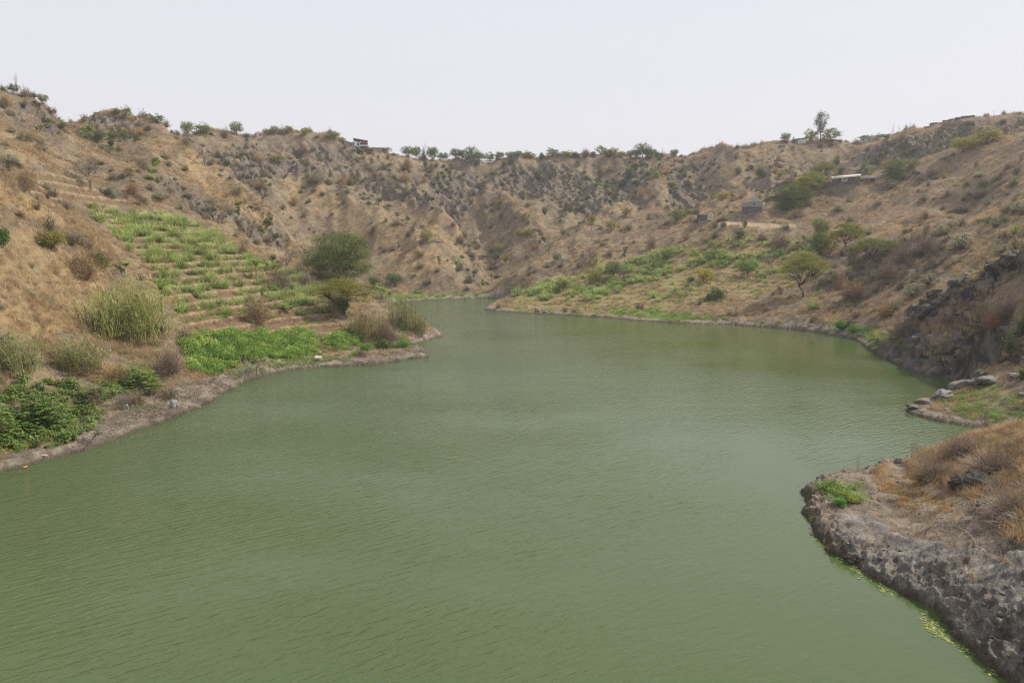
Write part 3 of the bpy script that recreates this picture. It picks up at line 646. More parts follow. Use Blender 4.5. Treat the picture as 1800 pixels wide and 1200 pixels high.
# ------------------------------------------------------------------ geometry pieces, gathered then joined into one mesh per part
class Acc:
    def __init__(s): s.V = []; s.F = []; s.C = []; s.n = 0
    def add(s, V, F, C):
        V = np.asarray(V, np.float32).reshape(-1, 3); C = np.asarray(C, np.float32)
        if C.ndim == 1: C = np.tile(C, (len(V), 1))
        s.V.append(V); s.F.append(np.asarray(F, np.int64) + s.n); s.C.append(C); s.n += len(V)
    def mesh(s, name, mat, smooth=False):
        return mesh_np(name, np.concatenate(s.V), np.concatenate(s.F), [mat], np.clip(np.concatenate(s.C), 0, 1), smooth)
def unit(v): return v / (np.linalg.norm(v, axis=-1, keepdims=True) + 1e-9)
def leaves(acc, R, P, size, aspect=.5, up=.6, col=(.1, .15, .04), var=.35, hue=.15):
    P = np.asarray(P, np.float32); n = len(P)
    nrm = unit(R.normal(size=(n, 3)) + [0, 0, up]); t = unit(np.cross(nrm, R.normal(size=(n, 3)))); b = np.cross(nrm, t)
    s_ = (size * R.uniform(.6, 1.4, n))[:, None]
    V = np.stack([P - t * s_, P + b * s_ * aspect, P + t * s_, P - b * s_ * aspect], 1)
    F = np.arange(4 * n).reshape(n, 4)
    k = R.uniform(1 - var, 1 + var, n)[:, None]; h = R.normal(size=(n, 1)) * hue
    C = np.array(col)[None] * k * np.concatenate([1 + h, np.ones((n, 1)), 1 - h], 1)
    acc.add(V, F, np.repeat(C, 4, 0))
def sticks(acc, P0, P1, r0, r1, col, var=.2, R=None):
    P0 = np.asarray(P0, np.float32).reshape(-1, 3); P1 = np.asarray(P1, np.float32).reshape(-1, 3); n = len(P0)
    r0 = np.broadcast_to(r0, (n,)); r1 = np.broadcast_to(r1, (n,))
    d = unit(P1 - P0); a = unit(np.cross(d, np.array([.31, .52, .1])[None] + 0 * d)); b = np.cross(d, a)
    V = []
    for P, r in ((P0, r0), (P1, r1)):
        for k in range(3):
            V.append(P + (a * cos(2 * pi * k / 3) + b * sin(2 * pi * k / 3)) * r[:, None])
    V = np.stack(V, 1); o = np.arange(n)[:, None] * 6
    F = np.concatenate([o + np.array([[0, 1, 4, 3]]), o + np.array([[1, 2, 5, 4]]), o + np.array([[2, 0, 3, 5]])])
    k = 1 + (R.uniform(-var, var, n) if R is not None else np.zeros(n))
    acc.add(V, F, np.repeat(np.array(col)[None] * k[:, None], 6, 0))
def blades(acc, R, B, az, pitch, L, wd, droop, col, seg=4, var=.2, tip=None, tw=None):
    """arching strips: grass, cane, banana and agave leaves"""
    n = len(az); B = np.asarray(B, np.float32).reshape(-1, 3) + np.zeros((n, 3), np.float32)
    L = np.broadcast_to(L, (n,)); wd = np.broadcast_to(wd, (n,)); droop = np.broadcast_to(droop, (n,)); pitch = np.broadcast_to(pitch, (n,))
    side = np.stack([-np.sin(az), np.cos(az), 0 * az], 1)
    if tw is not None: side = unit(side + np.array([0, 0, 1.0]) * tw)
    P = B.copy(); V = []
    for k in range(seg + 1):
        t = k / seg; ww = wd * (np.sin(pi * min(.97, .12 + t * .86)) ** .7)
        V.append(P - side * ww[:, None] / 2); V.append(P + side * ww[:, None] / 2)
        pt = pitch - droop * (t + .5 / seg)
        P = P + (L / seg)[:, None] * np.stack([np.cos(az) * np.cos(pt), np.sin(az) * np.cos(pt), np.sin(pt)], 1)
    V = np.stack(V, 1); m = 2 * (seg + 1); o = np.arange(n)[:, None] * m
    F = np.concatenate([o + np.array([[2 * k, 2 * k + 1, 2 * k + 3, 2 * k + 2]]) for k in range(seg)])
    c = np.array(col)[None] * R.uniform(1 - var, 1 + var, n)[:, None]
    C = np.repeat(c, m, 0)
    if tip is not None:
        tt = np.tile(np.repeat(np.linspace(0, 1, seg + 1), 2), n)[:, None] ** 2
        C = C * (1 - tt) + np.array(tip) * tt
    acc.add(V, F, C)

BARK = (.13, .10, .078); TWIG = (.31, .255, .18); STRAW = (.52, .38, .20)
def tree_proto(seed, nleaf, tips, kind, lsize, col=(.115, .150, .032), base=.30, trunk_r=.035, spread=1.0, flat=.35):
    """unit tree (1 wide, 1 high): trunk with limbs, and a crown of leaf sprays at the limb ends"""
    R = np.random.RandomState(seed); T = Acc(); Cc = Acc(); Tp = []
    k = 0
    while len(Tp) < tips:
        r = .47 * math.sqrt(R.uniform()); a = R.uniform(0, 2 * pi)
        if kind == 'umbrella':
            top = .95 - .30 * (r / .47) ** 2.2 + R.normal() * .025
            z = top - (abs(R.normal()) * .13 if R.uniform() < .55 else 0) - (R.uniform(0, .25) if R.uniform() < .2 else 0)
        elif kind == 'round':
            h = math.sqrt(max(0, 1 - (r / .48) ** 2)); z = .58 + .38 * h * R.uniform(-1, 1)
        elif kind == 'full':
            top = .96 - .34 * (r / .47) ** 2.4 + R.normal() * .03
            z = top - abs(R.normal()) * .30 if R.uniform() < .7 else R.uniform(.12, .6) * 1
        elif kind == 'tall':
            z = R.uniform(.32, .98); r = r * (.75 + .25 * sin(z * 13 + seed)); 
        else:                                   # low bush resting on the ground
            h = math.sqrt(max(0, 1 - (r / .49) ** 2)); z = .08 + .88 * h * R.uniform(.15, 1) ** .6
        lobe = perlin(np.array([cos(a) * 1.7 + seed * 3.1]), np.array([sin(a) * 1.7 + z * 2]))[0]
        r *= 1 + .45 * lobe
        Tp.append((r * cos(a), r * sin(a), z))
    Tp = np.array(Tp)
    fork = np.array([R.normal() * .03, R.normal() * .03, base])
    np_ = 7; pa = np.arange(np_) * 2 * pi / np_ + R.uniform(0, 1, np_)
    prim = np.stack([np.cos(pa) * R.uniform(.1, .24, np_), np.sin(pa) * R.uniform(.1, .24, np_), base + R.uniform(.12, .34, np_)], 1)
    if kind == 'bush': prim[:, 2] *= .8
    mid = np.array([R.normal() * .02, R.normal() * .02, base * .5])
    sticks(T, [(0, 0, -.06), mid], [mid, fork], [trunk_r * 1.25, trunk_r], [trunk_r, trunk_r * .85], BARK)
    sticks(T, np.tile(fork, (np_, 1)), prim, trunk_r * .6, trunk_r * .38, BARK, R=R)
    near_ = np.argmin(((Tp[:, None] - prim[None]) ** 2).sum(-1), 1)
    q = prim[near_]; m2 = (q + Tp) / 2 + R.normal(size=Tp.shape) * .02 - [0, 0, .02]
    sticks(T, q, m2, trunk_r * .32, trunk_r * .2, BARK, R=R); sticks(T, m2, Tp, trunk_r * .2, trunk_r * .08, BARK, R=R)
    per = max(4, nleaf // tips)
    P = np.repeat(Tp, per, 0) + R.normal(size=(tips * per, 3)) * [.062 * spread, .062 * spread, .062 * flat * spread]
    shade = np.repeat(R.uniform(.75, 1.25, tips), per)[:, None]
    k0 = len(Cc.C); leaves(Cc, R, P, lsize, .45, .8, col, .3, .10)
    Cc.C[-1] = Cc.C[-1] * np.repeat(shade, 4, 0)
    # sprays: fine twigs inside each cluster
    j = R.choice(len(P), min(len(P), tips * 5), replace=False)
    sticks(T, Tp[j // per], P[j], trunk_r * .07, trunk_r * .04, BARK, R=R)
    return T, Cc
def bare_proto(seed, levels=6, fine=.0022, spread=.62, col=TWIG, hang=0., r0=.026):
    R = np.random.RandomState(seed); T = Acc(); Cc = Acc()
    S = [(np.array([0, 0, -.04]), np.array([R.normal() * .08, R.normal() * .08, 1.]), .33, r0)]
    for lv in range(levels + 1):
        nx = []; a0, a1, ra, rb_ = [], [], [], []
        for p, d, L, r in S:
            d = unit(d); e = p + d * L
            a0.append(p); a1.append(e); ra.append(r); rb_.append(r * .7)
            for _ in range(3 if lv else 4):
                nd = d + R.normal(size=3) * spread; nd[2] = nd[2] * .8 + .12 - hang
                nx.append((p + d * L * R.uniform(.65, 1), nd, L * R.uniform(.55, .82), max(fine, r * .6)))
        sticks(T if lv < min(3, levels) else Cc, a0, a1, ra, rb_, col if lv > 1 else tuple(c * .6 for c in col), R=R)
        S = nx if len(nx) < 3200 else [nx[q] for q in R.choice(len(nx), 3200, replace=False)]
    V = np.concatenate(Cc.V + T.V); lo, hi = V.min(0), V.max(0); s_ = np.array([1 / max(hi[0] - lo[0], hi[1] - lo[1])] * 2 + [1 / hi[2]])
    for A_ in (T, Cc): A_.V = [v * s_ for v in A_.V]
    return T, Cc
def drybush(seed, n=260, green=.0, col=TWIG, leafn=350, lcol=(.10, .105, .05), ls=.022, r=.006):
    R = np.random.RandomState(seed); Cc = Acc()
    a = R.uniform(0, 2 * pi, n); el = np.arccos(R.uniform(.05, 1, n)); L = R.uniform(.55, 1, n)
    lob = 1 + .6 * perlin(np.cos(a) * 1.6 + seed * 1.37, np.sin(a) * 1.6 + el * .8)
    tip = np.stack([np.cos(a) * np.sin(el) * .48, np.sin(a) * np.sin(el) * .48, np.cos(el) * .95 + .03], 1) * (L * lob)[:, None]
    b0 = R.normal(size=(n, 3)) * [.05, .05, 0]; m_ = (b0 + tip) / 2 + R.normal(size=(n, 3)) * .05
    sticks(Cc, b0, m_, r, r * .8, col, .3, R); sticks(Cc, m_, tip, r * .8, r * .4, col, .3, R)
    e2 = tip + unit(R.normal(size=(n, 3)) + [0, 0, .4]) * .12; sticks(Cc, (m_ + tip) / 2, e2, r * .6, r * .3, col, .3, R)
    e3 = m_ + unit(R.normal(size=(n, 3)) + [0, 0, .6]) * .17; sticks(Cc, m_, e3, r * .6, r * .3, col, .3, R)
    if leafn:
        j = R.randint(0, n, leafn); t = R.uniform(.45, 1.05, leafn)[:, None]
        leaves(Cc, R, m_[j] * (1 - t) + tip[j] * t + R.normal(size=(leafn, 3)) * .035, ls, .6, .5, lcol, .35, .12)
    return Cc
def bush_hi(seed, n, ls, col, flat=1.0, lobes=9, ground=True):
    """dense leafy bush made of overlapping lobes of leaves with dark gaps between"""
    R = np.random.RandomState(seed); Cc = Acc()
    c = []
    for k in range(lobes):
        a = R.uniform(0, 2 * pi); r = R.uniform(.05, .32); c.append((r * cos(a), r * sin(a), R.uniform(.2, .68) * (1 - r)))
    c = np.array(c); rr_ = R.uniform(.14, .25, lobes)
    j = R.randint(0, lobes, n); d = unit(R.normal(size=(n, 3))); rad = rr_[j] * R.uniform(.5, 1.08, n) ** .5
    P = c[j] + d * rad[:, None] * [1, 1, 1.15]; P[:, 2] = np.maximum(P[:, 2], .02) ** flat
    P *= np.array([1.0, 1.0, 1 / .95])
    leaves(Cc, R, P, ls, .6, .7, col, .35, .12)
    tip = c[R.randint(0, lobes, 40)]; sticks(Cc, R.normal(size=(40, 3)) * [.03, .03, 0], tip, .008, .004, BARK, R=R)
    return Cc
def spurge(seed, n=90, col=(.43, .44, .27)):
    R = np.random.RandomState(seed); Cc = Acc()
    a = R.uniform(0, 2 * pi, n); el = np.arccos(R.uniform(.12, 1, n)); rr_ = R.uniform(.85, 1, n) * (1 + .18 * perlin(np.cos(a) * 2 + seed, np.sin(a) * 2))
    tip = np.stack([np.cos(a) * np.sin(el) * .47, np.sin(a) * np.sin(el) * .47, np.cos(el) * .9 + .05], 1) * rr_[:, None]
    sticks(Cc, np.zeros((n, 3)) + R.normal(size=(n, 3)) * [.03, .03, 0], tip, .009, .006, (.25, .22, .17), R=R)
    P = np.repeat(tip, 22, 0) + R.normal(size=(n * 22, 3)) * [.026, .026, .02]
    leaves(Cc, R, P, .021, .35, 1.2, col, .25, .06)
    P = np.repeat(tip * .85, 10, 0) + R.normal(size=(n * 10, 3)) * .035
    leaves(Cc, R, P, .018, .35, .8, (.20, .22, .12), .25, .06)
    return Cc
def banana(seed, n=8, stem=.5, lw=.16, young=False):
    R = np.random.RandomState(seed); T = Acc(); Cc = Acc()
    sticks(T, [(0, 0, -.05), (0, 0, stem * .5)], [(0, 0, stem * .5), (.01, 0, stem)], [.045, .038], [.038, .022], (.36, .30, .12))
    az = np.arange(n) * 2.4 + R.uniform(0, .5, n); pt = R.uniform(.55, 1.35, n)
    blades(Cc, R, np.tile([.01, 0, stem * .96], (n, 1)), az, pt, R.uniform(.42, .58, n), lw, R.uniform(.6, 1.9, n), (.17, .27, .045), 7, .2, tip=(.26, .28, .06), tw=.35)
    blades(Cc, R, np.tile([.01, 0, stem * .96], (1, 1)), np.array([.4]), np.array([1.5]), .5, lw * .7, .1, (.26, .36, .08), 6, .05, tw=.3)
    return T, Cc
def agave(seed, n=26, col=(.17, .22, .05)):
    R = np.random.RandomState(seed); Cc = Acc(); az = np.arange(n) * 2.4; pt = np.linspace(.25, 1.35, n)
    blades(Cc, R, np.zeros((n, 3)), az, pt, R.uniform(.6, .95, n), .075, R.uniform(.0, .5, n), col, 4, .2, tip=(.28, .26, .08))
    return Cc
def tuft(seed, n, h, wd, col, tip=None, spread=.12, dr=(.2, 1.0), pt=(.9, 1.5), seg=3):
    R = np.random.RandomState(seed); Cc = Acc(); az = R.uniform(0, 2 * pi, n)
    B = R.normal(size=(n, 3)) * [spread, spread, 0] - [0, 0, .03]
    blades(Cc, R, B, az, R.uniform(*pt, n), h * R.uniform(.5, 1.1, n), wd, R.uniform(*dr, n), col, seg, .3, tip=tip, tw=R.uniform(-1, 1, n)[:, None] * .3)
    return Cc
def reeds(seed, n=70, col=(.34, .33, .12), lc=(.22, .25, .09), lean=.25, lf=9, w_=.42):
    """tall cane: jointed stalks with strap leaves up their length"""
    R = np.random.RandomState(seed); Cc = Acc()
    B = np.stack([R.uniform(-w_, w_, n), R.uniform(-w_, w_, n), np.zeros(n) - .03], 1); B = B[np.hypot(B[:, 0], B[:, 1]) < w_]; n = len(B)
    H = R.uniform(.5, 1, n); d = np.stack([R.normal(size=n) * lean * .6 + lean * .3, R.normal(size=n) * lean * .6, np.ones(n)], 1)
    top = B + unit(d) * H[:, None]; sticks(Cc, B, top, .0055, .003, col, .3, R)
    j = np.repeat(np.arange(n), lf); t = R.uniform(.15, 1, len(j))[:, None]
    blades(Cc, R, B[j] * (1 - t) + top[j] * t, R.uniform(0, 2 * pi, len(j)), R.uniform(.3, 1.2, len(j)), R.uniform(.08, .17, len(j)), .012, R.uniform(.5, 1.8, len(j)), lc, 3, .3, tw=R.uniform(-.6, .6, len(j))[:, None])
    j = R.choice(n, max(3, n // 4), replace=False)
    blades(Cc, R, top[j], R.uniform(0, 6, len(j)), np.full(len(j), 1.3), .10, .018, .6, (.45, .36, .2), 2)
    return Cc
def castor(seed, n=120, ls=.06, col=(.12, .20, .035)):
    R = np.random.RandomState(seed); Cc = Acc()
    a = R.uniform(0, 2 * pi, n); el = np.arccos(R.uniform(.05, 1, n)); rr_ = R.uniform(.55, 1, n) * (1 + .3 * perlin(np.cos(a) * 2 + seed, np.sin(a) * 2))
    tip = np.stack([np.cos(a) * np.sin(el) * .47, np.sin(a) * np.sin(el) * .47, np.cos(el) * .9 + .04], 1) * rr_[:, None]
    sticks(Cc, R.normal(size=(n, 3)) * [.06, .06, 0], tip, .006, .004, (.16, .17, .06), R=R)
    for k in range(6):                                   # lobed leaves: six fingers each
        blades(Cc, R, tip, R.uniform(0, .4, n) + k * pi / 3, R.uniform(-.1, .5, n), ls * R.uniform(.7, 1.3, n), ls * .42, .5, col, 2, .25, tip=tuple(c * 1.35 for c in col))
    return Cc
def bean(seed, n=420, col=(.25, .36, .07)):
    R = np.random.RandomState(seed); Cc = Acc()
    a = R.uniform(0, 2 * pi, n); r = np.sqrt(R.uniform(0, 1, n)) * .55
    P = np.stack([r * np.cos(a), r * np.sin(a), R.uniform(.3, 1, n) * (.55 - .3 * r) * 1.2], 1)
    leaves(Cc, R, P, .048, .75, 1.6, col, .35, .14)
    return Cc
def rock_acc(seed, sub=3, rough=.25, col=(.22, .20, .175), sq=(1, 1, .7), box=.0):
    import bmesh
    R = np.random.RandomState(seed); bm = bmesh.new(); bmesh.ops.create_icosphere(bm, subdivisions=sub, radius=.5)
    V = np.array([v.co for v in bm.verts]); F = np.array([[v.index for v in f.verts] for f in bm.faces]); bm.free()
    if box: V = np.sign(V) * np.abs(V * 2) ** (1 - box) / 2
    o = seed * 7.7; d = 1 + rough * (perlin(V[:, 0] * 3 + o, V[:, 1] * 3 + V[:, 2] * 2.1) + .5 * perlin(V[:, 1] * 7 + o, V[:, 2] * 7 - V[:, 0] * 3) + .3 * perlin(V[:, 0] * 15 + V[:, 2] * 9, V[:, 1] * 15 + o))
    # split faces
    for k in range(4):
        nn = unit(R.normal(size=3)); h = R.uniform(.30, .42); pr = V @ nn; V = V - np.outer(np.maximum(pr - h, 0), nn) * .85
    V = V * d[:, None] * sq; V[:, 2] += .5 * sq[2] * .7
    k = 1 + .35 * perlin(V[:, 0] * 8 + o, V[:, 1] * 8 + V[:, 2] * 6)[:, None]
    A_ = Acc(); A_.add(V, F, np.array(col) * k); return A_
def rock_material():
    m, t, n, l, b = nodes('weathered_stone')
    at_ = n.new('ShaderNodeAttribute'); at_.attribute_name = 'tone'; tc_ = n.new('ShaderNodeTexCoord')
    n1 = n.new('ShaderNodeTexNoise'); n1.inputs['Scale'].default_value = 6; n1.inputs['Detail'].default_value = 8; n1.inputs['Roughness'].default_value = .7; l.new(tc_.outputs['Object'], n1.inputs['Vector'])
    r = n.new('ShaderNodeMapRange'); r.inputs[1].default_value = .3; r.inputs[2].default_value = .7; r.inputs[3].default_value = .45; r.inputs[4].default_value = 1.15; l.new(n1.outputs[0], r.inputs[0])
    s_ = n.new('ShaderNodeVectorMath'); s_.operation = 'SCALE'; l.new(at_.outputs['Color'], s_.inputs[0]); l.new(r.outputs[0], s_.inputs[3]); l.new(s_.outputs[0], b.inputs['Base Color'])
    b.inputs['Roughness'].default_value = .9
    bp = n.new('ShaderNodeBump'); bp.inputs['Strength'].default_value = .6; bp.inputs['Distance'].default_value = .08; l.new(n1.outputs[0], bp.inputs['Height']); l.new(bp.outputs[0], b.inputs['Normal'])
    return m
M_ROCK = rock_material()

# ------------------------------------------------------------------ ground cover: instanced over points, one object each
def scatter_obj(name, protos, P, rot, scl, idx, label, cat):
    c = bpy.data.collections.new(name + '_sources')
    for i, (acc, mat) in enumerate(protos):
        o = bpy.data.objects.new('%s_%02d' % (name, i), acc.mesh('%s_source' % name, mat)); c.objects.link(o)
    me_ = bpy.data.meshes.new(name); me_.vertices.add(len(P)); me_.vertices.foreach_set('co', np.asarray(P, np.float32).ravel())
    for an, ty, dat in (('rot', 'FLOAT_VECTOR', rot), ('scl', 'FLOAT_VECTOR', scl), ('idx', 'INT', idx)):
        a_ = me_.attributes.new(an, ty, 'POINT'); a_.data.foreach_set('value' if ty == 'INT' else 'vector', np.asarray(dat, np.int32 if ty == 'INT' else np.float32).ravel())
    o = obj(name, me_, kind='stuff', label=label, category=cat)
    g = bpy.data.node_groups.new(name, 'GeometryNodeTree')
    g.interface.new_socket('Geometry', in_out='INPUT', socket_type='NodeSocketGeometry'); g.interface.new_socket('Geometry', in_out='OUTPUT', socket_type='NodeSocketGeometry')
    gi = g.nodes.new('NodeGroupInput'); go = g.nodes.new('NodeGroupOutput'); ip = g.nodes.new('GeometryNodeInstanceOnPoints'); ci = g.nodes.new('GeometryNodeCollectionInfo')
    ci.inputs['Collection'].default_value = c; ci.inputs['Separate Children'].default_value = True; ci.inputs['Reset Children'].default_value = True
    def na(nm, ty):
        q = g.nodes.new('GeometryNodeInputNamedAttribute'); q.data_type = ty; q.inputs['Name'].default_value = nm; return q.outputs['Attribute']
    er = g.nodes.new('FunctionNodeEulerToRotation'); g.links.new(na('rot', 'FLOAT_VECTOR'), er.inputs[0])
    g.links.new(gi.outputs[0], ip.inputs['Points']); g.links.new(ci.outputs[0], ip.inputs['Instance']); ip.inputs['Pick Instance'].default_value = True
    g.links.new(na('idx', 'INT'), ip.inputs['Instance Index']); g.links.new(er.outputs[0], ip.inputs['Rotation']); g.links.new(na('scl', 'FLOAT_VECTOR'), ip.inputs['Scale'])
    g.links.new(ip.outputs[0], go.inputs[0])
    md = o.modifiers.new('scatter', 'NODES'); md.node_group = g
    return o
RS = np.random.RandomState(11)
AREA = (GY * (cols[1] - cols[0])) * np.gradient(rows)[:, None]
SL = (Z - CAMH) / GY; RUN = np.maximum.accumulate(SL, axis=0); RUNP = np.vstack([RUN[:1], RUN[:-1]])
VIS = ((Z + 1.2 - CAMH) / GY > RUNP - .006) & (GY < 345) & (np.abs(GA) < .86) & (sdf > .15)
FU, FV = proj(GX, GY, Z)
def pmz(poly, y0=0, y1=1e9, feather=10):
    global GU, GV
    s0 = (GU, GV); GU, GV = FU, FV; r = pm(poly, y0, y1, feather); GU, GV = s0; return r
def sample(density):
    lam = np.where(VIS, density * AREA, 0).astype(np.float32)
    cnt = RS.poisson(lam); j, i = np.nonzero(cnt); rep = cnt[j, i]
    j = np.repeat(j, rep); i = np.repeat(i, rep); n = len(j)
    y = rows[j] + RS.uniform(-.5, .5, n) * np.gradient(rows)[j]; a = cols[i] + RS.uniform(-.5, .5, n) * (cols[1] - cols[0])
    x = a * y; return x, y, surf(x, y), j, i
def scatter(name, protos, density, size, label, cat, tilt=.12, zs=(.8, 1.25), sink=.03, lodk=0.):
    x, y, z, j, i = sample(density); n = len(x)
    s_ = RS.uniform(size[0], size[1], n) * (1 + lodk * np.clip((y - 60) / 150, 0, 1.5))
    rot = np.stack([RS.normal(size=n) * tilt, RS.normal(size=n) * tilt, RS.uniform(0, 2 * pi, n)], 1)
    scl = np.stack([s_, s_, s_ * RS.uniform(zs[0], zs[1], n)], 1)
    print(name, n)
    return scatter_obj(name, protos, np.stack([x, y, z - sink * s_], 1), rot, scl, RS.randint(0, len(protos), n), label, cat)

bare_m = np.clip(M['soil'] * .8 + M['track'] + (1 - sstep(.6, 2.6, sdf)) + rr * .6 + M['fg'] * .2, 0, 1)
crop = np.maximum(M['terl'], M['terr'])
patch = fbm(GX, GY, 6, 4, .6, 80)
dd = np.interp(GY, [20, 45, 60, 90, 150, 220, 330], [20, 14, 13, 8.0, 3.4, 1.3, .7])
den = dd * np.clip(.45 + 1.5 * patch, .04, 1.4) * (1 - bare_m) * (1 - crop * .75) * (1 - M['grass'])
GR = [(tuft(s_, 30, .42, .012, c_, t_), M_STUFF) for s_, c_, t_ in ((1, (.40, .28, .14), (.55, .41, .22)), (2, (.33, .22, .125), (.45, .32, .18)), (3, (.46, .31, .14), (.60, .42, .20)), (4, (.24, .175, .115), (.38, .29, .18)))]
den *= (1 - .93 * M['fg']) * (1 - .65 * M['dark'] * (GY > 100)) * (1 - .7 * M['cliff']) * (1 - .8 * M['tert'])
fgg = M['fg'] * np.maximum.reduce([pmz("1590 815;1640 790;1800 745;2000 740;2000 900;1800 960;1720 900;1680 860;1600 840", 20, 50, 8), pmz("1700 770;1800 730;1900 800;1700 840", 30, 50, 5)])
scatter('dry_grass', GR, den + fgg * 26 + M['pen'] * .3, (.7, 1.5), 'straw coloured dry grass tufts covering the slopes above the lake', 'dry grass', lodk=1.0)
straw = np.maximum.reduce([pmz("-150 430;60 440;170 520;300 560;330 640;290 690;120 660;-150 690", 40, 84, 14), pmz("130 380;230 450;200 470;90 400", 70, 92, 8) * .8, pmz("640 560;740 560;745 600;640 600", 90, 125, 6), pmz("1530 580;1600 560;1600 610;1560 610", 84, 110, 5)])
scatter('tall_straw', [(tuft(5, 40, .9, .014, (.36, .25, .14), (.56, .42, .24), .2), M_STUFF), (tuft(6, 40, .8, .014, (.28, .205, .135), (.44, .34, .22), .22), M_STUFF), (tuft(7, 34, .9, .014, (.45, .33, .17), (.62, .47, .27), .2), M_STUFF)], straw * 5.0 * np.clip(.5 + 1.6 * patch, .05, 1.3), (.6, 1.3), 'tall straw coloured dry grass on the near left slope', 'dry grass')
scr_m = np.clip(sstep(.0, .35, fbm(GX, GY, 9, 3, .5, 90)) * .9 + .12 + M['cliff'] * .35 + M['dark'] * .9, 0, 1.8) * (1 - bare_m) * (1 - crop) * (1 - M['grass']) * (1 - M['gold'] * .8) * (1 - M['fg']) * (1 - M['pen']) * (1 - .85 * rr)
dry_zone = np.maximum.reduce([pmz("1500 460;1560 430;1620 420;1680 440;1640 480;1560 520;1490 540", 100, 150, 10), pmz("290 640;340 600;330 700;270 720", 50, 80, 6), pmz("340 640;320 590;300 700", 50, 80, 6)])
DS = [(drybush(s_, 110, col=c_, leafn=l_, lcol=lc, r=.008, ls=.035), M_STUFF) for s_, c_, l_, lc in ((21, (.32, .26, .175), 60, (.20, .17, .09)), (22, (.34, .275, .185), 0, (0, 0, 0)), (23, (.27, .225, .15), 200, (.17, .16, .075)), (24, (.30, .25, .175), 140, (.24, .22, .12)))]
scatter('dry_scrub', DS, scr_m * np.interp(GY, [40, 70, 120, 200, 330], [.25, .20, .10, .045, .040]) + dry_zone * .35, (1.0, 2.3), 'grey brown leafless scrub dotted over the dry hillsides', 'scrub', zs=(.45, 1.0), lodk=.35)
ol = np.clip(sstep(.05, .4, fbm(GX, GY, 16, 4, .55, 150)) + M['dark'] * .4, 0, 1.2) * (1 - bare_m) * (1 - crop) * (1 - M['gold']) * (1 - M['fg']) * (1 - M['pen']) * (1 - rr) * (GY > 95)
scatter('olive_scrub', [(drybush(121, 110, col=(.27, .24, .14), leafn=420, lcol=(.20, .215, .085), r=.007, ls=.04), M_STUFF), (drybush(122, 110, col=(.24, .22, .13), leafn=520, lcol=(.15, .175, .07), r=.007, ls=.04), M_STUFF)], ol * .05, (1.0, 2.6), 'olive green low scrub in patches on the upper slopes', 'scrub', zs=(.4, .9), lodk=.3)
gs = np.maximum.reduce([M['cliff'] * sstep(.05, .3, fbm(GX, GY, 12, 3, .5, 95)) * .35, pmz("405 350;450 360;480 390;505 425;490 440;440 400;410 375", 120, 180, 6) * 1.5, pmz("130 240;150 218;165 222;150 245", 160, 200, 3) * 2, pmz("75 215;105 212;110 228;80 225", 125, 160, 3) * .9,
    pmz("220 330;255 300;275 280;280 292;262 318;240 335", 135, 185, 5) * 1.2, pmz("850 358;890 355;900 368;860 375", 230, 300, 3) * 2, pmz("800 462;860 490;870 505;835 500", 190, 240, 4) * .8, pmz("1510 300;1560 262;1570 275;1530 310", 230, 265, 4) * 1.2, pmz("1700 250;1800 205;1800 215;1600 240;1560 250", 240, 262, 3) * .3,
    pmz("740 300;790 290;795 320;770 330;745 312", 260, 330, 4) * .9, pmz("1130 300;1160 290;1165 310;1140 320", 260, 320, 4) * .9, pmz("1040 310;1080 320;1070 350;1045 340", 250, 330, 4) * .7])
SU = [(bush_hi(31, 220, .085, (.20, .25, .035)), M_STUFF), (bush_hi(32, 220, .085, (.13, .18, .035)), M_STUFF), (bush_hi(33, 200, .08, (.25, .28, .05)), M_STUFF)]
scatter('rock_succulents', SU, gs * .22, (.8, 1.9), 'yellow green succulent shrubs growing on the dark rock faces', 'succulents', zs=(.5, .85), lodk=.3)
weed = np.maximum.reduce([M['grass'] * 1.0, (1 - sstep(1.2, 4.5, sdf)) * (GY < 115) * (GX < 0) * sstep(.6, 1.2, sdf) * sstep(.0, .35, fbm(GX, GY, 3, 3, .5, 130)) * .9, pmz("100 560;420 520;620 560;620 600;330 600;250 640;100 640", 50, 115, 10) * .12, pmz("0 680;60 660;150 670;190 740;120 770;0 795", 40, 70, 12), pmz("170 650;280 640;290 690;180 700", 50, 80, 8) * .8, pmz("565 585;640 580;720 585;720 612;640 622;570 640;555 610", 80, 120, 6),
    pmz("1440 565;1530 575;1530 592;1440 582", 100, 130, 3) * 1.2, pmz("1310 560;1440 572;1440 580;1310 568", 110, 135, 3) * .7, pmz("1500 600;1590 590;1600 615;1540 612", 80, 112, 4) * .8, pmz("1060 540;1290 556;1290 566;1060 552", 120, 160, 3) * .7,
    pmz("700 514;860 514;868 522;700 528", 170, 210, 3), pmz("950 545;1060 550;1060 556;950 552", 130, 160, 2) * .6, pmz("300 545;430 548;440 560;300 570", 70, 100, 3) * .35, pmz("350 545;460 540;470 560;355 565", 70, 105, 2) * .6,
    pmz("640 505;700 500;700 528;640 530", 150, 210, 4), M['terr'] * .22 * sstep(0, .3, n_b[..., 0])])
WD = [(bean(41, 130, (.17, .27, .045)), M_STUFF), (bean(42, 130, (.23, .32, .05)), M_STUFF), (tuft(43, 46, .30, .02, (.15, .24, .035), (.24, .33, .07)), M_STUFF)]
scatter('green_weeds', WD, weed * np.interp(GY, [30, 60, 120, 200], [10, 7, 2.4, 1.1]) * np.clip(.7 + 1.2 * patch, .1, 1.4), (.45, .95), 'fresh green weeds and creeping plants along the water edge', 'weeds', zs=(.5, 1.0), lodk=.8)
bn = np.maximum(pmz("318 605;345 592;430 590;540 585;552 600;555 625;480 628;420 640;380 662;330 650", 66, 100, 5), pmz("570 588;615 582;640 600;600 615;575 608", 85, 110, 3))
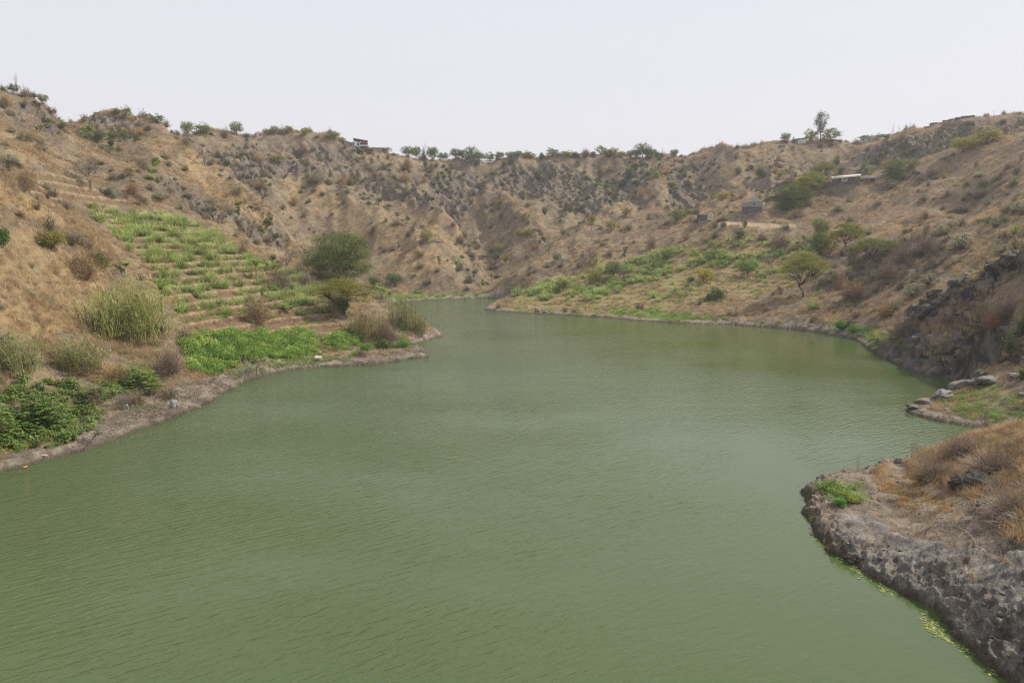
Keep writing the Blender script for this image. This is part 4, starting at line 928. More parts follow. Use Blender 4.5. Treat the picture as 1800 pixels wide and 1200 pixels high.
scatter('bean_crop', [(bean(51, 260), M_STUFF), (bean(52, 260, (.17, .29, .05)), M_STUFF), (bean(53, 260, (.33, .43, .10)), M_STUFF)], bn * 5.5, (.8, 1.4), 'thick bright green bean plants massed on the left bank', 'bean crop', zs=(.5, 1.7))
# sugar cane on the terraces: it stands on the treads
cu = pmz("148 374;330 382;385 405;392 455;330 440;250 430;215 425;185 400", 85, 130, 6)
cl = M['terl'] * (1 - sstep(540, 565, FV)) * (sstep(.12, .3, Fl) * (1 - sstep(.55, .68, Fl)))
cane = cl * 3.2 * sstep(-.35, .25, fbm(GX, GY, 3.2, 3, .6, 99)) 
cr = np.maximum.reduce([pmz("900 519;980 493;1060 475;1140 448;1180 438;1290 445;1290 455;1210 474;1150 494;1100 512;1040 528;960 526", 125, 205, 6) * 1.25, pmz("1130 520;1200 500;1240 512;1160 530", 120, 180, 5) * .3, pmz("1290 490;1340 470;1400 480;1330 505", 120, 180, 5) * .35, pmz("1190 445;1330 430;1440 425;1430 445;1330 470;1240 470", 140, 200, 5) * .7])
SG = [(tuft(61, 60, 1.5, .045, (.25, .34, .085), (.44, .48, .17), .18, (.4, 1.4), (1.0, 1.5), 4), M_STUFF), (tuft(62, 46, 1.2, .05, (.20, .30, .075), (.36, .42, .14), .15, (.4, 1.4), (1.0, 1.5), 4), M_STUFF), (tuft(63, 44, 1.3, .045, (.33, .38, .12), (.52, .50, .22), .16, (.4, 1.5), (1.0, 1.5), 4), M_STUFF)]
SGT = [(tuft(161, 70, 1.5, .055, (.33, .40, .12), (.56, .58, .24), .2, (.3, 1.5), (1.0, 1.5), 4), M_STUFF), (tuft(162, 60, 1.4, .055, (.28, .37, .11), (.48, .52, .20), .2, (.3, 1.5), (1.0, 1.5), 4), M_STUFF)]
scatter('tall_sugar_cane', SGT, cu * .75 * sstep(-.25, .15, fbm(GX, GY, 2.6, 3, .6, 131)), (.7, 1.4), 'tall pale green sugar cane massed on the upper left terraces', 'sugar cane', zs=(.8, 1.15))
scatter('sugar_cane', SG, cane, (.55, 1.35), 'young thin sugar cane in rows on the lower left terraces', 'sugar cane', zs=(.6, 1.5))
SG2 = [(tuft(64, 50, 1.5, .07, (.20, .30, .075), (.36, .45, .14), .22, (.4, 1.4), (1.0, 1.5), 3), M_STUFF), (tuft(65, 50, 1.4, .07, (.27, .35, .085), (.46, .50, .17), .2, (.4, 1.4), (1.0, 1.5), 3), M_STUFF), (tuft(66, 40, 1.2, .06, (.32, .40, .11), (.52, .54, .20), .2, (.4, 1.4), (1.0, 1.5), 3), M_STUFF)]
bl = np.maximum.reduce([pmz("-40 690;60 665;130 680;180 730;170 760;80 790;-40 800", 38, 62, 8), pmz("170 665;270 655;290 690;180 705", 50, 72, 6) * .6, pmz("-40 600;40 610;60 650;-20 660", 45, 65, 8) * .3])
def palm(seed, n, col):
    R_ = np.random.RandomState(seed); A_ = Acc(); tip = R_.normal(size=(n, 3)) * [.26, .26, .15] + [0, 0, .34]; sticks(A_, tip * [.3, .3, 0], tip, .012, .008, (.2, .2, .08), R=R_)
    for k in range(6): blades(A_, R_, tip, R_.uniform(0, .5, n) + k * pi / 3, R_.uniform(-.5, .6, n), R_.uniform(.10, .18, n), .10, .5, col, 2, .4, tip=tuple(q * 1.3 for q in col))
    return A_
scatter('broadleaf_weeds', [(palm(91, 40, (.14, .21, .05)), M_STUFF), (palm(92, 36, (.22, .29, .07)), M_STUFF)], bl * 3.2, (.5, 1.05), 'broad leafed green plants spreading over the lower left bank', 'weeds', zs=(.7, 1.5))
scatter('cane_field', SG2, cr * np.clip(.6 + 2.4 * fbm(GX, GY, 5, 3, .6, 140), .0, 1.4) * .85, (.8, 1.5), 'dense blue green cane field on the right shore slope', 'cane field', zs=(.8, 1.2))
scatter('maize_stubble', [(tuft(67, 30, .9, .05, (.40, .34, .14), (.56, .47, .22), .16, (.4, 1.3), (1.0, 1.5), 3), M_STUFF), (tuft(68, 30, .8, .05, (.27, .31, .08), (.42, .40, .15), .16), M_STUFF)], M['terr'] * (1 - sstep(.1, .4, cr)) * 1.0 * sstep(-.3, .2, patch), (.6, 1.2), 'yellowing maize stubble on the right terraces', 'maize stubble')
ST = [(rock_acc(71, 1, .3, (.21, .185, .155)), M_ROCK), (rock_acc(72, 1, .3, (.15, .135, .12)), M_ROCK), (rock_acc(73, 1, .35, (.27, .245, .21)), M_ROCK)]
stn = (M['fg'] * 3 * (1 - fgg) + M['pen'] * 4 + rr * .5 + M['cliff'] * .08 + (1 - sstep(.5, 2.0, sdf)) * 1.6 * (GY < 130) + .02 * (GY > 100)) * sstep(-.2, .3, patch + .2 * n_c[..., 0])
scatter('loose_stones', ST, stn, (.06, .28), 'loose grey stones lying on the banks and rock slopes', 'stones', tilt=.5, zs=(.6, 1), sink=.15, lodk=2.2)
tw = np.maximum.reduce([pmz("190 690;300 680;420 650;470 655;380 705;330 725;240 745;150 780;130 760", 45, 82, 6), pmz("560 640;740 600;758 628;600 643", 84, 112, 3) * .7, pmz("1300 570;1500 590;1520 605;1400 582", 100, 130, 2) * .5, pmz("1720 870;1800 850;1800 940;1740 930", 24, 36, 5)])
def twig_acc(seed, n=60, col=(.33, .27, .21)):
    R = np.random.RandomState(seed); A_ = Acc(); P = R.normal(size=(n, 3)) * [.4, .4, .07] + [0, 0, .13]; d = unit(R.normal(size=(n, 3)) * [1, 1, .35]) * R.uniform(.2, .75, n)[:, None]
    sticks(A_, P - d / 2, P + d / 2, .009, .005, col, .35, R); return A_
scatter('dead_twigs', [(twig_acc(81, 60, (.46, .38, .30)), M_STUFF), (twig_acc(82, 50, (.34, .27, .21)), M_STUFF), (twig_acc(83, 50, (.60, .53, .44)), M_STUFF)], tw * 3.0, (.7, 1.3), 'tangled dead twigs and driftwood washed along the bank', 'dead twigs', zs=(.7, 1.4))
dg = fgg * sstep(-.1, .3, fbm(GX, GY, 2.2, 3, .5, 120)) 
scatter('dry_weeds', [(drybush(84, 120, col=(.42, .27, .15), leafn=0, r=.005), M_STUFF), (drybush(85, 120, col=(.34, .22, .14), leafn=80, lcol=(.30, .20, .09), r=.005), M_STUFF)], dg * 2.2, (.5, 1.1), 'tangled rust brown dead weeds on the near bank', 'dead weeds', zs=(.6, 1.0))
rw = M['rust'] * M['fg'] * sstep(-.2, .3, patch)
scatter('rusty_herbs', [(bean(86, 120, (.34, .18, .06)), M_STUFF), (bean(87, 120, (.28, .20, .06)), M_STUFF)], rw * 7, (.3, .6), 'low rust orange herbs creeping over the near bank', 'herbs', zs=(.4, .8))
# ------------------------------------------------------------------ single plants
PROTO = {}
def proto(key, parts):
    PROTO[key] = [(nm, acc.mesh(nm, mat)) for nm, acc, mat in parts]
def tp(key, T, Cc): proto(key, [('trunk', T, M_WOOD), ('crown', Cc, M_TREE)])
tp('acaciaHi', *tree_proto(101, 15000, 150, 'umbrella', .0105, (.145, .175, .034), .26, .022, 1.0, .35))
tp('acaciaHj', *tree_proto(102, 12000, 110, 'umbrella', .012, (.150, .170, .036), .30, .024, .9, .30))
tp('bigHi', *tree_proto(104, 24000, 260, 'full', .0105, (.135, .180, .034), .16, .024, .95, .5))
for i in range(3): tp('acacia%d' % i, *tree_proto(110 + i, 3600, 60, 'full', .026, (.19, .20, .062), .20, .026, 1.1, .5))
for i in range(3): tp('leafy%d' % i, *tree_proto(120 + i, 3600, 70, 'round', .027, (.172, .188, .052), .18, .026, 1.15, .9))
tp('tall0', *tree_proto(130, 2600, 60, 'tall', .020, (.10, .12, .05), .3, .03, .9, 1.0))
for i in range(2): tp('bare%d' % i, *bare_proto(140 + i))
tp('bare2', *bare_proto(145, 6, fine=.002, spread=.75, col=(.27, .21, .165)))
tp('dead0', *bare_proto(147, 2, fine=.004, spread=.5, r0=.012, col=(.42, .36, .31)))
def sp(key, acc, mat=None): proto(key, [('', acc, mat or M_TREE)])
for i in range(3): sp('bush%d' % i, bush_hi(150 + i, 2400, .026, (.125, .155, .05)))
for i in range(3): sp('dry%d' % i, drybush(160 + i, 260, col=(.32, .255, .19), leafn=700, lcol=(.19, .18, .085), r=.0045))
for i in range(2): sp('twiggy%d' % i, drybush(165 + i, 320, col=(.38, .29, .22), leafn=0, r=.0045))
for i in range(2): sp('spurge%d' % i, spurge(170 + i))
tp('banana0', *banana(180)); tp('banana1', *banana(181, 7, .62)); tp('banana2', *banana(182, 9, .22, .17))
tp('papaya0', *tree_proto(183, 700, 16, 'tall', .05, (.10, .15, .04), .5, .02))
sp('agave0', agave(185)); sp('agave1', agave(186, 30, (.20, .25, .06)))
sp('reed0', reeds(190, 190, (.48, .45, .17), (.31, .36, .11), .42, 9)); sp('reed1', reeds(191, 130, (.42, .36, .18), (.34, .29, .13), .12)); sp('reed2', reeds(192, 130, (.30, .30, .13), (.19, .24, .08), .16)); sp('reed3', reeds(193, 150, (.36, .33, .15), (.25, .27, .10), .5, 12))
sp('castor0', castor(195, 220, .06, (.15, .25, .05))); sp('castor1', castor(196, 200, .06, (.20, .31, .06)))
sp('stalk0', reeds(197, 16, (.26, .16, .10), (.30, .20, .12), .18, 4, .16))
sp('vine0', castor(198, 160, .045, (.16, .26, .10)))
KIND = {'acacia': ('acacia_tree', 'acacia tree'), 'big': ('acacia_tree', 'acacia tree'), 'leafy': ('leafy_tree', 'tree'), 'tall': ('tall_tree', 'tree'), 'bare': ('bare_tree', 'bare tree'), 'dead': ('dead_tree', 'dead tree'), 'bush': ('green_bush', 'bush'),
        'dry': ('olive_bush', 'bush'), 'twiggy': ('dry_bush', 'dry bush'), 'spurge': ('spurge_bush', 'spurge bush'), 'banana': ('banana_plant', 'banana plant'), 'papaya': ('papaya_tree', 'papaya tree'), 'agave': ('agave_plant', 'agave'),
        'reed': ('cane_clump', 'reeds'), 'castor': ('castor_bush', 'bush'), 'stalk': ('dry_stalks', 'dry plant'), 'vine': ('creeper', 'creeper')}
TINT = {'': (1, 1, 1), 'y': (1.5, 1.25, .9), 'd': (.72, .85, .85), 'g': (.82, 1.06, .75), 'b': (1.3, .98, .9), 'p': (1.3, 1.2, 1.5), 'o': (1.15, .98, .85), 'Y': (2.2, 1.75, .8), 'G': (1.0, 1.6, .9)}
import re
RP = np.random.RandomState(5)
def place_px(key, u, v, wpx, hpx, label, tint='', group=None, rz=None):
    x, y, z = drop(u, v); d = y * CP - (z - CAMH) * SP
    if 'skyline' in label and 250 < y: wpx *= 1.28; hpx *= 1.40
    return place(key, x, y, z, wpx / 1200 * d, hpx / 1200 * d, label, tint, group, rz)
def place(key, x, y, z, w_, h_, label, tint='', group=None, rz=None):
    base = re.sub(r'(Hi|Hj|\d)$', '', key); nm, cat = KIND[base]; parts = PROTO[key]
    tc4 = tuple(np.array(TINT[tint]) * RP.uniform(.9, 1.1) * (1.18 if base in ('dry', 'bush', 'leafy', 'acacia', 'big') else 1)) + (1,)
    if len(parts) == 1:
        o = obj(nm, parts[0][1]); o.color = tc4
    else:
        o = obj(nm, None); o.empty_display_size = .3
        for pn, me_ in parts:
            c = obj(pn, me_, o); c.color = tc4
    o.location = (x, y, z - .02 * h_); o.scale = (w_, w_, h_); o.rotation_euler = (0, 0, RP.uniform(0, 6.28) if rz is None else rz)
    o['label'] = label; o['category'] = cat
    if group: o['group'] = group
    return o
TAB = """
twiggy0 5 158 16 13 grey leafless bush at the left end of the top left hilltop
leafy0 24 158 18 18 open dark tree on the top left hilltop beside the dead pole d
dead0 30 172 12 44 thin dead bleached tree leaning above the top left hilltop
dry0 43 171 20 19 olive round bush on the hilltop right of the dead pole
twiggy1 60 169 16 11 low brown bush between the hilltop bush and the cliff edge tree
leafy1 75 177 17 18 grey green tree leaning off the top left cliff edge p
twiggy0 96 197 12 10 small grey shrub on the steep edge below the top left hilltop
dry1 11 186 26 22 pale olive bush on the slope at the left edge under the hilltop y
dry2 125 218 15 11 grey green bush in the notch between the two left hills p
acacia1 147 216 8 9 tiny flat topped tree on the left shoulder of the second hill b
acacia2 205 200 17 9 flat olive tree on the second hill left of its tallest tree y
acacia0 222 205 18 20 tallest flat topped tree on the crown of the second left hill
dry0 245 208 12 6 low grey bush on the skyline right of the second hill's tallest tree p
acacia1 256 209 10 11 small umbrella tree first of four right of the second hill crest
acacia2 264 211 12 12 small green tree second of four right of the second hill crest
acacia0 277 216 22 17 broad dark tree third of four right of the second hill crest
twiggy1 292 221 18 16 pale leafless tree last of four right of the second hill crest
bush0 302 228 10 9 small green bush at the foot of the second hill skyline trees
leafy2 172 253 26 24 large round dark green tree under the second hill's rock band d
leafy0 197 245 22 14 upper green tree in the hollow below the second hill g
bush1 197 259 17 15 lower dark bush in the hollow below the second hill d
leafy1 219 252 16 27 tall green tree right of the pair in the hollow below the second hill
dry2 230 238 22 15 olive bush against the slope right under the second hill crest y
dry1 247 238 18 14 pale olive bush furthest right in the hollow under the second hill y
bush2 150 246 18 11 bright yellow green bush on the edge left of the dark hollow trees Y
dry0 327 259 16 25 olive tall bush at the right foot of the second left hill
bare2 360 291 30 36 round purple brown leafless tree behind the second hill's right slope
bush0 325 301 19 12 yellow bush alone on the golden back of the second hill Y
dry2 417 343 24 21 round olive bush on the right golden slope of the second hill
bare0 159 336 66 62 big crooked leafless tree standing above the upper left terraces
dry1 233 341 30 25 brown green round bush right of the crooked leafless tree b
dry2 42 332 50 38 large dark olive bush left of the upper terraces o
spurge0 17 290 36 22 largest pale spurge bush at the left edge of the picture
dry0 5 306 20 19 grey bush under the large pale spurge at the left edge p
spurge1 281 354 27 17 pale spurge bush below the dark outcrop right of the terraces
spurge0 20 234 18 11 small pale spurge high on the slope at far left
spurge1 47 245 20 10 cream spurge under the olive bush high on the left slope
dry2 52 242 20 16 green bush beside the cream spurge high on the left slope y
spurge0 11 259 15 10 faint grey spurge lowest of the three high on the left slope
dry0 118 369 18 22 dark small bush at the top edge of the cane terraces o
spurge1 317 368 17 11 faded cream spurge right of the cane terraces
spurge0 352 379 12 9 tiny cream spurge furthest right above the cane terraces
dead0 386 389 9 17 whitish dead plant stump on the brown slope right of the terraces
bush2 3 429 40 42 dark green bush cut by the left edge on the golden slope g
leafy1 91 443 46 40 small tree with orange and green leaves on the golden slope y
dry2 150 492 64 66 tall grey green bush in the middle of the golden slope o
bush0 181 473 32 40 dark leafed shrub with rusty leaves right of the tall golden slope bush y
reed0 245 592 116 116 largest yellow green cane clump in the left foreground
reed0 188 588 76 84 leaning cane clump left of the largest one
reed3 30 655 92 84 bushy green cane clump at the left edge above the bank
reed3 140 648 84 66 low green cane clump between the edge clump and the largest one
castor0 70 752 110 74 big dark green castor bush at the lower left corner bank
castor1 5 770 70 60 bright green castor bush cut by the left edge at the bank
castor1 245 688 84 58 bright leafed castor bush above the driftwood bank
castor0 168 706 54 36 low castor bush between the two big ones on the left bank
twiggy1 300 655 70 56 tangled brown dead bush between the cane and the bean crop
twiggy0 225 715 60 30 fallen grey brush heap on the left bank
dry2 200 672 60 44 feathery green shrub left of the bright castor bush y
banana0 222 482 44 32 banana plant topping the brush at the left end of the terraces
banana1 286 548 60 68 large banana plant with an orange leaf behind the tall cane
banana2 315 545 30 26 small banana shoot right of the large one behind the cane
banana1 462 553 26 52 tall slim banana plant on bare soil of the left bank
banana2 502 551 30 30 short leafy banana plant second on the bare soil
banana1 525 553 26 32 open young banana plant third on the bare soil
banana1 451 491 34 40 banana plant at the right end of the cane terraces
banana0 470 482 20 26 small banana first right of the terrace end plant
banana0 484 480 20 24 small banana furthest right at the terrace end
dry1 427 449 30 30 dark round bush on bare earth at the plateau edge o
bigHi 597 498 116 94 largest green acacia tree on the left point
acaciaHi 602 556 104 66 flat topped olive acacia in front of the largest tree y
twiggy0 492 508 56 46 grey brown bush above the bare soil bananas
dry0 452 566 64 56 dark tangled bush left of the tall slim banana o
twiggy1 536 503 42 32 dry bush left of the large acacia's foot
bare1 505 478 46 44 leafless tree between the rock slope and the large acacia
bare2 535 472 38 44 dark bare tree touching the left side of the large acacia
bush1 478 458 20 13 oval green bush under the green streaked rock slope
bush2 484 470 24 14 lower paler bush under the green streaked rock slope y
dry1 560 470 40 40 olive shrub tucked under the large acacia's left side
reed1 655 596 52 54 dry straw coloured reed clump on the left point
reed1 628 590 40 40 short dry reed clump right of the flat acacia
reed2 708 580 58 66 tall green and yellow reed clump at the tip of the left point
reed2 738 588 30 40 drooping reed clump hanging over the water at the point
bush1 606 553 38 42 dense green bush at the flat acacia's foot g
twiggy1 680 600 60 40 tangled brown brush between the reed clumps
bush0 676 612 34 22 dark leafy bush at the shore of the left point g
bush1 705 614 36 20 bright green bush near the end of the left point G
bush2 643 617 30 18 green bush left of the two shore bushes on the point G
dry0 590 540 40 36 grey thicket under the flat topped acacia
leafy1 693 503 28 25 round dark green tree at the foot of the far left slope d
leafy2 657 505 22 22 dark tree behind the bananas beyond the large acacia d
banana0 664 519 22 22 leftmost banana plant beyond the large acacia
banana0 675 521 22 20 second banana plant beyond the large acacia
banana2 686 520 18 14 low banana plant nearest the inlet beyond the large acacia
leafy0 749 427 22 25 round olive tree standing on the far left slope above the wall y
dry1 697 396 26 15 pair of olive shrubs joined high on the far left slope
bush0 679 390 10 9 small green shrub left of the joined shrubs y
dry2 726 408 14 19 brown green shrub right of the joined shrubs
dry0 716 417 12 12 small grey shrub below the joined shrubs
bush1 716 389 8 12 narrow green shrub above the joined shrubs g
leafy2 736 453 18 15 small yellow tree leaning on the slope below the round olive tree y
twiggy0 676 443 16 12 grey shrub on the lower far left slope
papaya0 772 472 9 20 thin pale sapling low on the far left slope
agave1 802 464 20 16 spiky green plant near the central gully mouth
bare2 826 442 32 32 dark brown tree at the mouth of the central gully
dry1 810 425 22 16 brown shrub left of the gully mouth tree b
twiggy1 690 440 22 12 tangle of brown shrub on the lower left slope
dry0 455 285 30 19 olive wide bush high on the far left cliff y
acacia1 490 286 28 14 flat pale olive tree high on the far left cliff y
dry2 456 331 28 17 olive bush in the gully under the far left cliff y
dry1 555 321 46 22 widest olive thicket in the middle of the far left wall
dry0 600 326 26 23 left half of the twin olive bush on the far left wall y
bush1 617 327 20 17 right half of the twin olive bush on the far left wall y
dry2 518 362 20 22 tall faint bush on the left flank of the far wall y
bush0 529 340 12 10 small green bush above the tall faint bush on the far wall y
dry1 498 368 12 15 faint olive bush left of the tall faint bush on the far wall
dry0 716 296 16 19 olive bush just under the skyline right of the grey building y
dry1 711 320 30 20 large olive bush beside the dark columns of rock y
dry2 746 322 15 13 first olive bush right of the dark columns of rock y
dry0 762 325 13 12 second olive bush right of the dark columns of rock
dry1 659 310 10 12 small bush clinging to the rim left of the dark columns y
dry2 535 268 18 14 grey shrub under the far left rim b
twiggy0 648 271 14 8 brown bush under the green bushes below the three storey house
dry1 682 280 11 15 dark shrub on the bank right of the three storey house b
leafy0 416 239 16 18 round green tree on the skyline far left of the orange roof
twiggy1 434 241 20 9 sparse dry trees just left of the orange roofed house
twiggy0 396 243 16 15 grey olive bush on the skyline between the left hills and the orange roof
dry1 327 232 12 8 low dark bush left of the wide skyline pair
leafy2 329 232 16 19 leafy tree on the skyline right after the second hill
acacia0 354 236 28 15 wide flat tree right after the leafy skyline tree
twiggy1 311 233 15 8 dry bush first on the skyline after the second hill
leafy1 470 237 16 11 olive tree touching the right of the orange roof y
leafy0 483 237 16 15 grey tree second right of the orange roof p
twiggy0 495 237 16 17 brown leafless tree in the clump right of the orange roof
leafy2 508 236 15 15 green tree ending the clump right of the orange roof y
leafy1 537 239 15 15 lone round tree on the left rim y
twiggy1 558 242 14 6 sparse dry bush right of the lone rim tree
acacia1 575 244 13 9 low yellow tree left of the rim corner y
leafy0 587 246 21 14 pale round tree at the corner of the rim p
acacia2 602 251 13 9 small olive tree left of the grey house on the rim y
bush0 630 270 26 12 bright green bush under the three storey house g
bush1 650 268 24 10 green hedge bush between the house and the grey building g
bush2 678 267 26 13 dense green bush hiding the grey building's right end g
bush0 692 270 22 9 low green bush right of the dense one by the grey building
"""
TAB2 = """
leafy0 717 275 16 14 first tree of the central skyline row, dark and round
leafy1 731 275 14 17 second tree of the central skyline row, taller and paler
twiggy0 745 283 15 21 brownish third tree of the central skyline row
leafy2 760 284 15 20 narrow green fourth tree of the central skyline row
leafy0 779 281 17 10 low wide fifth tree of the central skyline row
bush1 748 296 9 12 blue green bush below the brownish skyline tree d
leafy1 801 281 15 15 dark round tree starting the middle clump on the skyline d
leafy2 813 281 12 14 second tree of the middle skyline clump
leafy0 829 293 18 26 biggest tree of the middle skyline clump, reaching below the rim
leafy1 843 284 14 13 tree closing the middle skyline clump on its right
leafy2 879 280 12 10 small dark crown between the middle clump and the spreading skyline tree d
leafy0 897 279 13 9 low dark crown left of the spreading skyline tree d
leafy1 910 278 11 9 small crown just left of the spreading skyline tree d
bush0 1012 276 14 8 low dark skyline bush right of the low flat tree d
bush2 1043 276 12 9 dark skyline bush in front of the left end of the white wall d
leafy1 1068 277 12 11 dark crown at the right end of the white skyline wall d
leafy2 1119 279 12 12 dark crown between the narrow and the largest skyline tree d
leafy0 1139 278 12 12 dark crown joined to the right of the largest skyline tree d
bush1 1156 278 12 9 dark skyline bush left of the pole on the right d
acacia1 862 283 18 13 wide green tree just right of the middle skyline clump
acacia0 925 277 20 13 spreading tree above the central rock buttress
acacia2 937 278 11 9 small flat tree right of the spreading one above the buttress
bush0 953 280 12 11 dark bush left of the low skyline building d
acacia1 970 278 20 13 flat tree touching the low skyline building
acacia0 997 275 20 8 low flat tree right of the low skyline building y
twiggy1 1030 275 17 11 grey leafless tree left of the white skyline wall
acacia2 1056 274 14 14 open tree behind the long white skyline wall
acacia0 1080 276 21 13 wide tree right of the long white skyline wall y
leafy1 1093 278 14 12 round tree joined to the wide tree right of the wall
leafy2 1108 281 13 18 narrow dark tree standing alone right of the joined pair d
leafy0 1129 279 20 20 largest tree at the right of the central skyline
leafy1 1147 276 13 10 green tree right of the largest central skyline tree
twiggy0 1163 277 15 9 brown tree beneath the right skyline pole
leafy2 1185 278 14 16 dark tree before the rim rises at the right d
bush1 1197 275 10 6 small grey bush last before the rim rises p
dry0 1072 301 22 13 olive bush under the rim right of centre y
dry1 1060 306 12 14 narrow olive bush under the rim right of centre y
bush2 1106 313 26 24 large blackish green bush in the right central gully d
bush0 1116 296 20 14 dark bush above the large blackish one d
bush1 1094 328 24 16 dark bush below the large blackish one d
bush2 1117 326 13 10 small dark bush at the right foot of the blackish group d
bush0 945 317 16 13 grey green round bush on the central buttress d
bush1 958 377 15 16 bright dark green round bush at the foot of the cliffs
dry2 1003 368 17 16 grey brown round bush at the foot of the cliffs
leafy0 1026 370 10 13 small dark tree right of the grey brown bush
leafy1 1040 396 15 20 lollipop shaped small tree on the central slope y
dry0 990 412 15 15 dark olive bush with a shadow on the central slope
bush1 985 391 9 7 tiny green bush above the dark olive one
bush2 1019 395 8 7 tiny dark bush left of the lollipop tree
dry1 1105 351 14 14 dark olive bush at the top of the right spur o
dry2 1127 346 17 17 olive bush right of the dark one at the spur top y
dry0 1149 346 14 9 low olive bush on the right spur top y
acacia1 1100 383 21 19 yellow green tree on the upper right spur y
acacia2 1075 408 20 22 leaning thin acacia on the crest of the right spur y
twiggy1 1105 406 20 18 grey round bush right of the leaning acacia
dry2 1145 437 24 25 round olive bush above the cane field
leafy2 1190 393 26 28 dense green tree left of the ruined stone hut
acacia0 1212 376 22 9 flat olive tree peeping behind the ruined hut
dry1 1232 408 14 10 dark small bush below the ruined hut o
dry0 1216 408 10 11 brown small bush below the ruined hut b
bare1 1177 437 20 18 leafless small tree above the cane field
dry2 1206 422 16 13 pale olive shrub below the two small bushes y
acacia1 1183 330 20 13 pale olive tree on the upper right wall y
dry1 1170 306 24 10 yellow olive thicket below the right rim y
acacia2 925 388 22 16 olive flat tree at the cliff foot right of the gully y
dry0 940 438 19 11 low olive bush in the side gully y
leafy0 912 418 14 17 pale small tree on the little central spur y
leafy1 928 418 16 17 second pale tree on the little central spur y
leafy2 877 446 14 19 olive tree upper of the group in the central gully y
bush0 864 444 14 9 green bush left in the central gully group
bush1 870 458 17 15 olive bush middle of the central gully group y
leafy0 889 465 15 20 tall olive tree lowest in the central gully group y
bare0 1036 473 36 40 leafless spreading tree above the green cane field
bare2 1008 454 26 24 grey leafless tree left of the spreading leafless tree
bare1 965 446 24 24 faint leafless tree on the lower spur
dry1 1071 452 17 15 grey olive bush above the cane field left end
twiggy0 985 470 20 12 brown shrub on the lower right spur
spurge0 962 470 16 9 pale spurge cluster low on the right spur, lower one
spurge1 973 464 14 9 pale spurge cluster low on the right spur, upper one
leafy1 1047 500 25 27 yellow green leafy tree in the cane field's left part y
leafy2 990 512 22 24 small olive tree at the lower left of the cane field
leafy0 1078 490 26 32 green tree in the middle of the cane field d
twiggy1 1016 508 16 18 brown dead bush inside the cane field
papaya0 1098 462 12 26 papaya tree at the upper edge of the cane field
leafy1 1173 461 22 24 round dark tree at the cane field's upper right d
bare2 1095 498 32 26 leafless tree in front of the cane field
bush0 1260 529 44 28 dense dark green bush near the right shore d
leafy2 1237 498 32 30 bright yellow leafed tree on the right terraces Y
bush1 1214 495 20 12 green low bush left of the yellow leafed tree G
leafy0 1313 488 30 32 green leafy tree in the middle of the right terraces g
acaciaHi 1411 523 84 80 large spreading acacia near the right shore y
bigHi 1439 448 32 42 lower green part tree of the tall pair by the track g
leafy2 1441 424 28 44 tall thin tree rising behind the right banana group
acacia2 1459 448 28 36 light green tree leaning right beside the tall thin tree y
acaciaHj 1489 444 60 54 wide umbrella acacia casting a dark shadow on the slope y
bare0 1357 480 34 36 bare trunked tree on the right terraces
bush2 1300 420 24 21 dark bush over the right banana row d
leafy2 1309 404 8 18 slim dark tree beside the dark bush over the bananas d
twiggy0 1372 437 50 32 large brown dead bush left of the bright bananas
twiggy1 1340 425 26 14 flat brown bush next to the large dead one
banana0 1250 437 22 16 dark banana plant first from the left in the upper row g
banana2 1264 436 22 16 dark banana plant second in the upper row g
banana0 1279 434 22 17 dark banana plant third in the upper row g
banana2 1293 433 20 15 dark banana plant fourth in the upper row g
banana0 1308 430 20 18 pale banana plant fifth in the upper row
banana2 1318 426 16 12 dark banana plant last in the upper row g
banana1 1387 443 24 26 yellowish banana plant first in the bright group
banana0 1401 441 22 24 banana plant second in the bright group
banana1 1412 438 22 26 banana plant third in the bright group
banana0 1422 436 22 24 banana plant last in the bright group by the tall tree
banana0 1258 464 16 12 small banana left of three on the middle terraces
banana2 1270 463 16 12 small banana between two others on the middle terraces
banana0 1281 463 16 13 small banana right of three on the middle terraces
agave0 1434 524 22 20 upper spiky agave beside the large acacia
agave1 1431 543 32 26 lower bigger agave beside the large acacia
agave0 1495 540 18 12 agave on the brown slope under the thicket
agave1 1518 540 16 12 pale small agave right of the thicket foot
agave0 1472 520 12 10 dark small agave left of the thicket
acaciaHj 1538 464 84 46 low olive acacia spreading over the brown thicket
twiggy0 1585 462 66 40 large brown leafless thicket right of the low acacia
twiggy1 1625 448 66 40 upper brown leafless thicket beneath the pale spurges
twiggy0 1560 490 60 34 lower brown leafless thicket in the right slope
dry1 1500 522 60 36 dark green thicket low on the right slope o
dry0 1480 505 44 26 grey thicket beside the dark green one b
spurge0 1690 438 46 34 largest pale spurge on the right slope
spurge1 1656 410 30 17 cream spurge upper left of the largest one
spurge0 1672 401 26 15 yellowish spurge above the largest one
spurge1 1749 401 24 23 grey spurge high at the right of the largest one
spurge0 1760 448 36 22 pale spurge just above the rock spur
spurge1 1634 502 38 22 pale spurge behind the broken rock point
spurge0 1604 522 38 28 lowest pale spurge left of the rock point
spurge1 1790 376 30 26 pale spurge at the right edge above the rocks
spurge0 1797 420 20 24 pale spurge cut by the right edge at the rocks
agave1 1784 412 34 32 spiky yellow green clump at the right edge
dry0 1560 556 60 30 olive green bush below the lowest pale spurge y
twiggy1 1590 596 80 52 rust brown feathery bush at the base of the rock point
bush1 1482 580 34 20 leafy green bush at the right shore above the driftwood G
bush0 1502 584 30 18 leafy green bush nearest the rocks on the right shore G
dry2 1495 572 30 16 olive bush above the green shore bushes on the right
"""
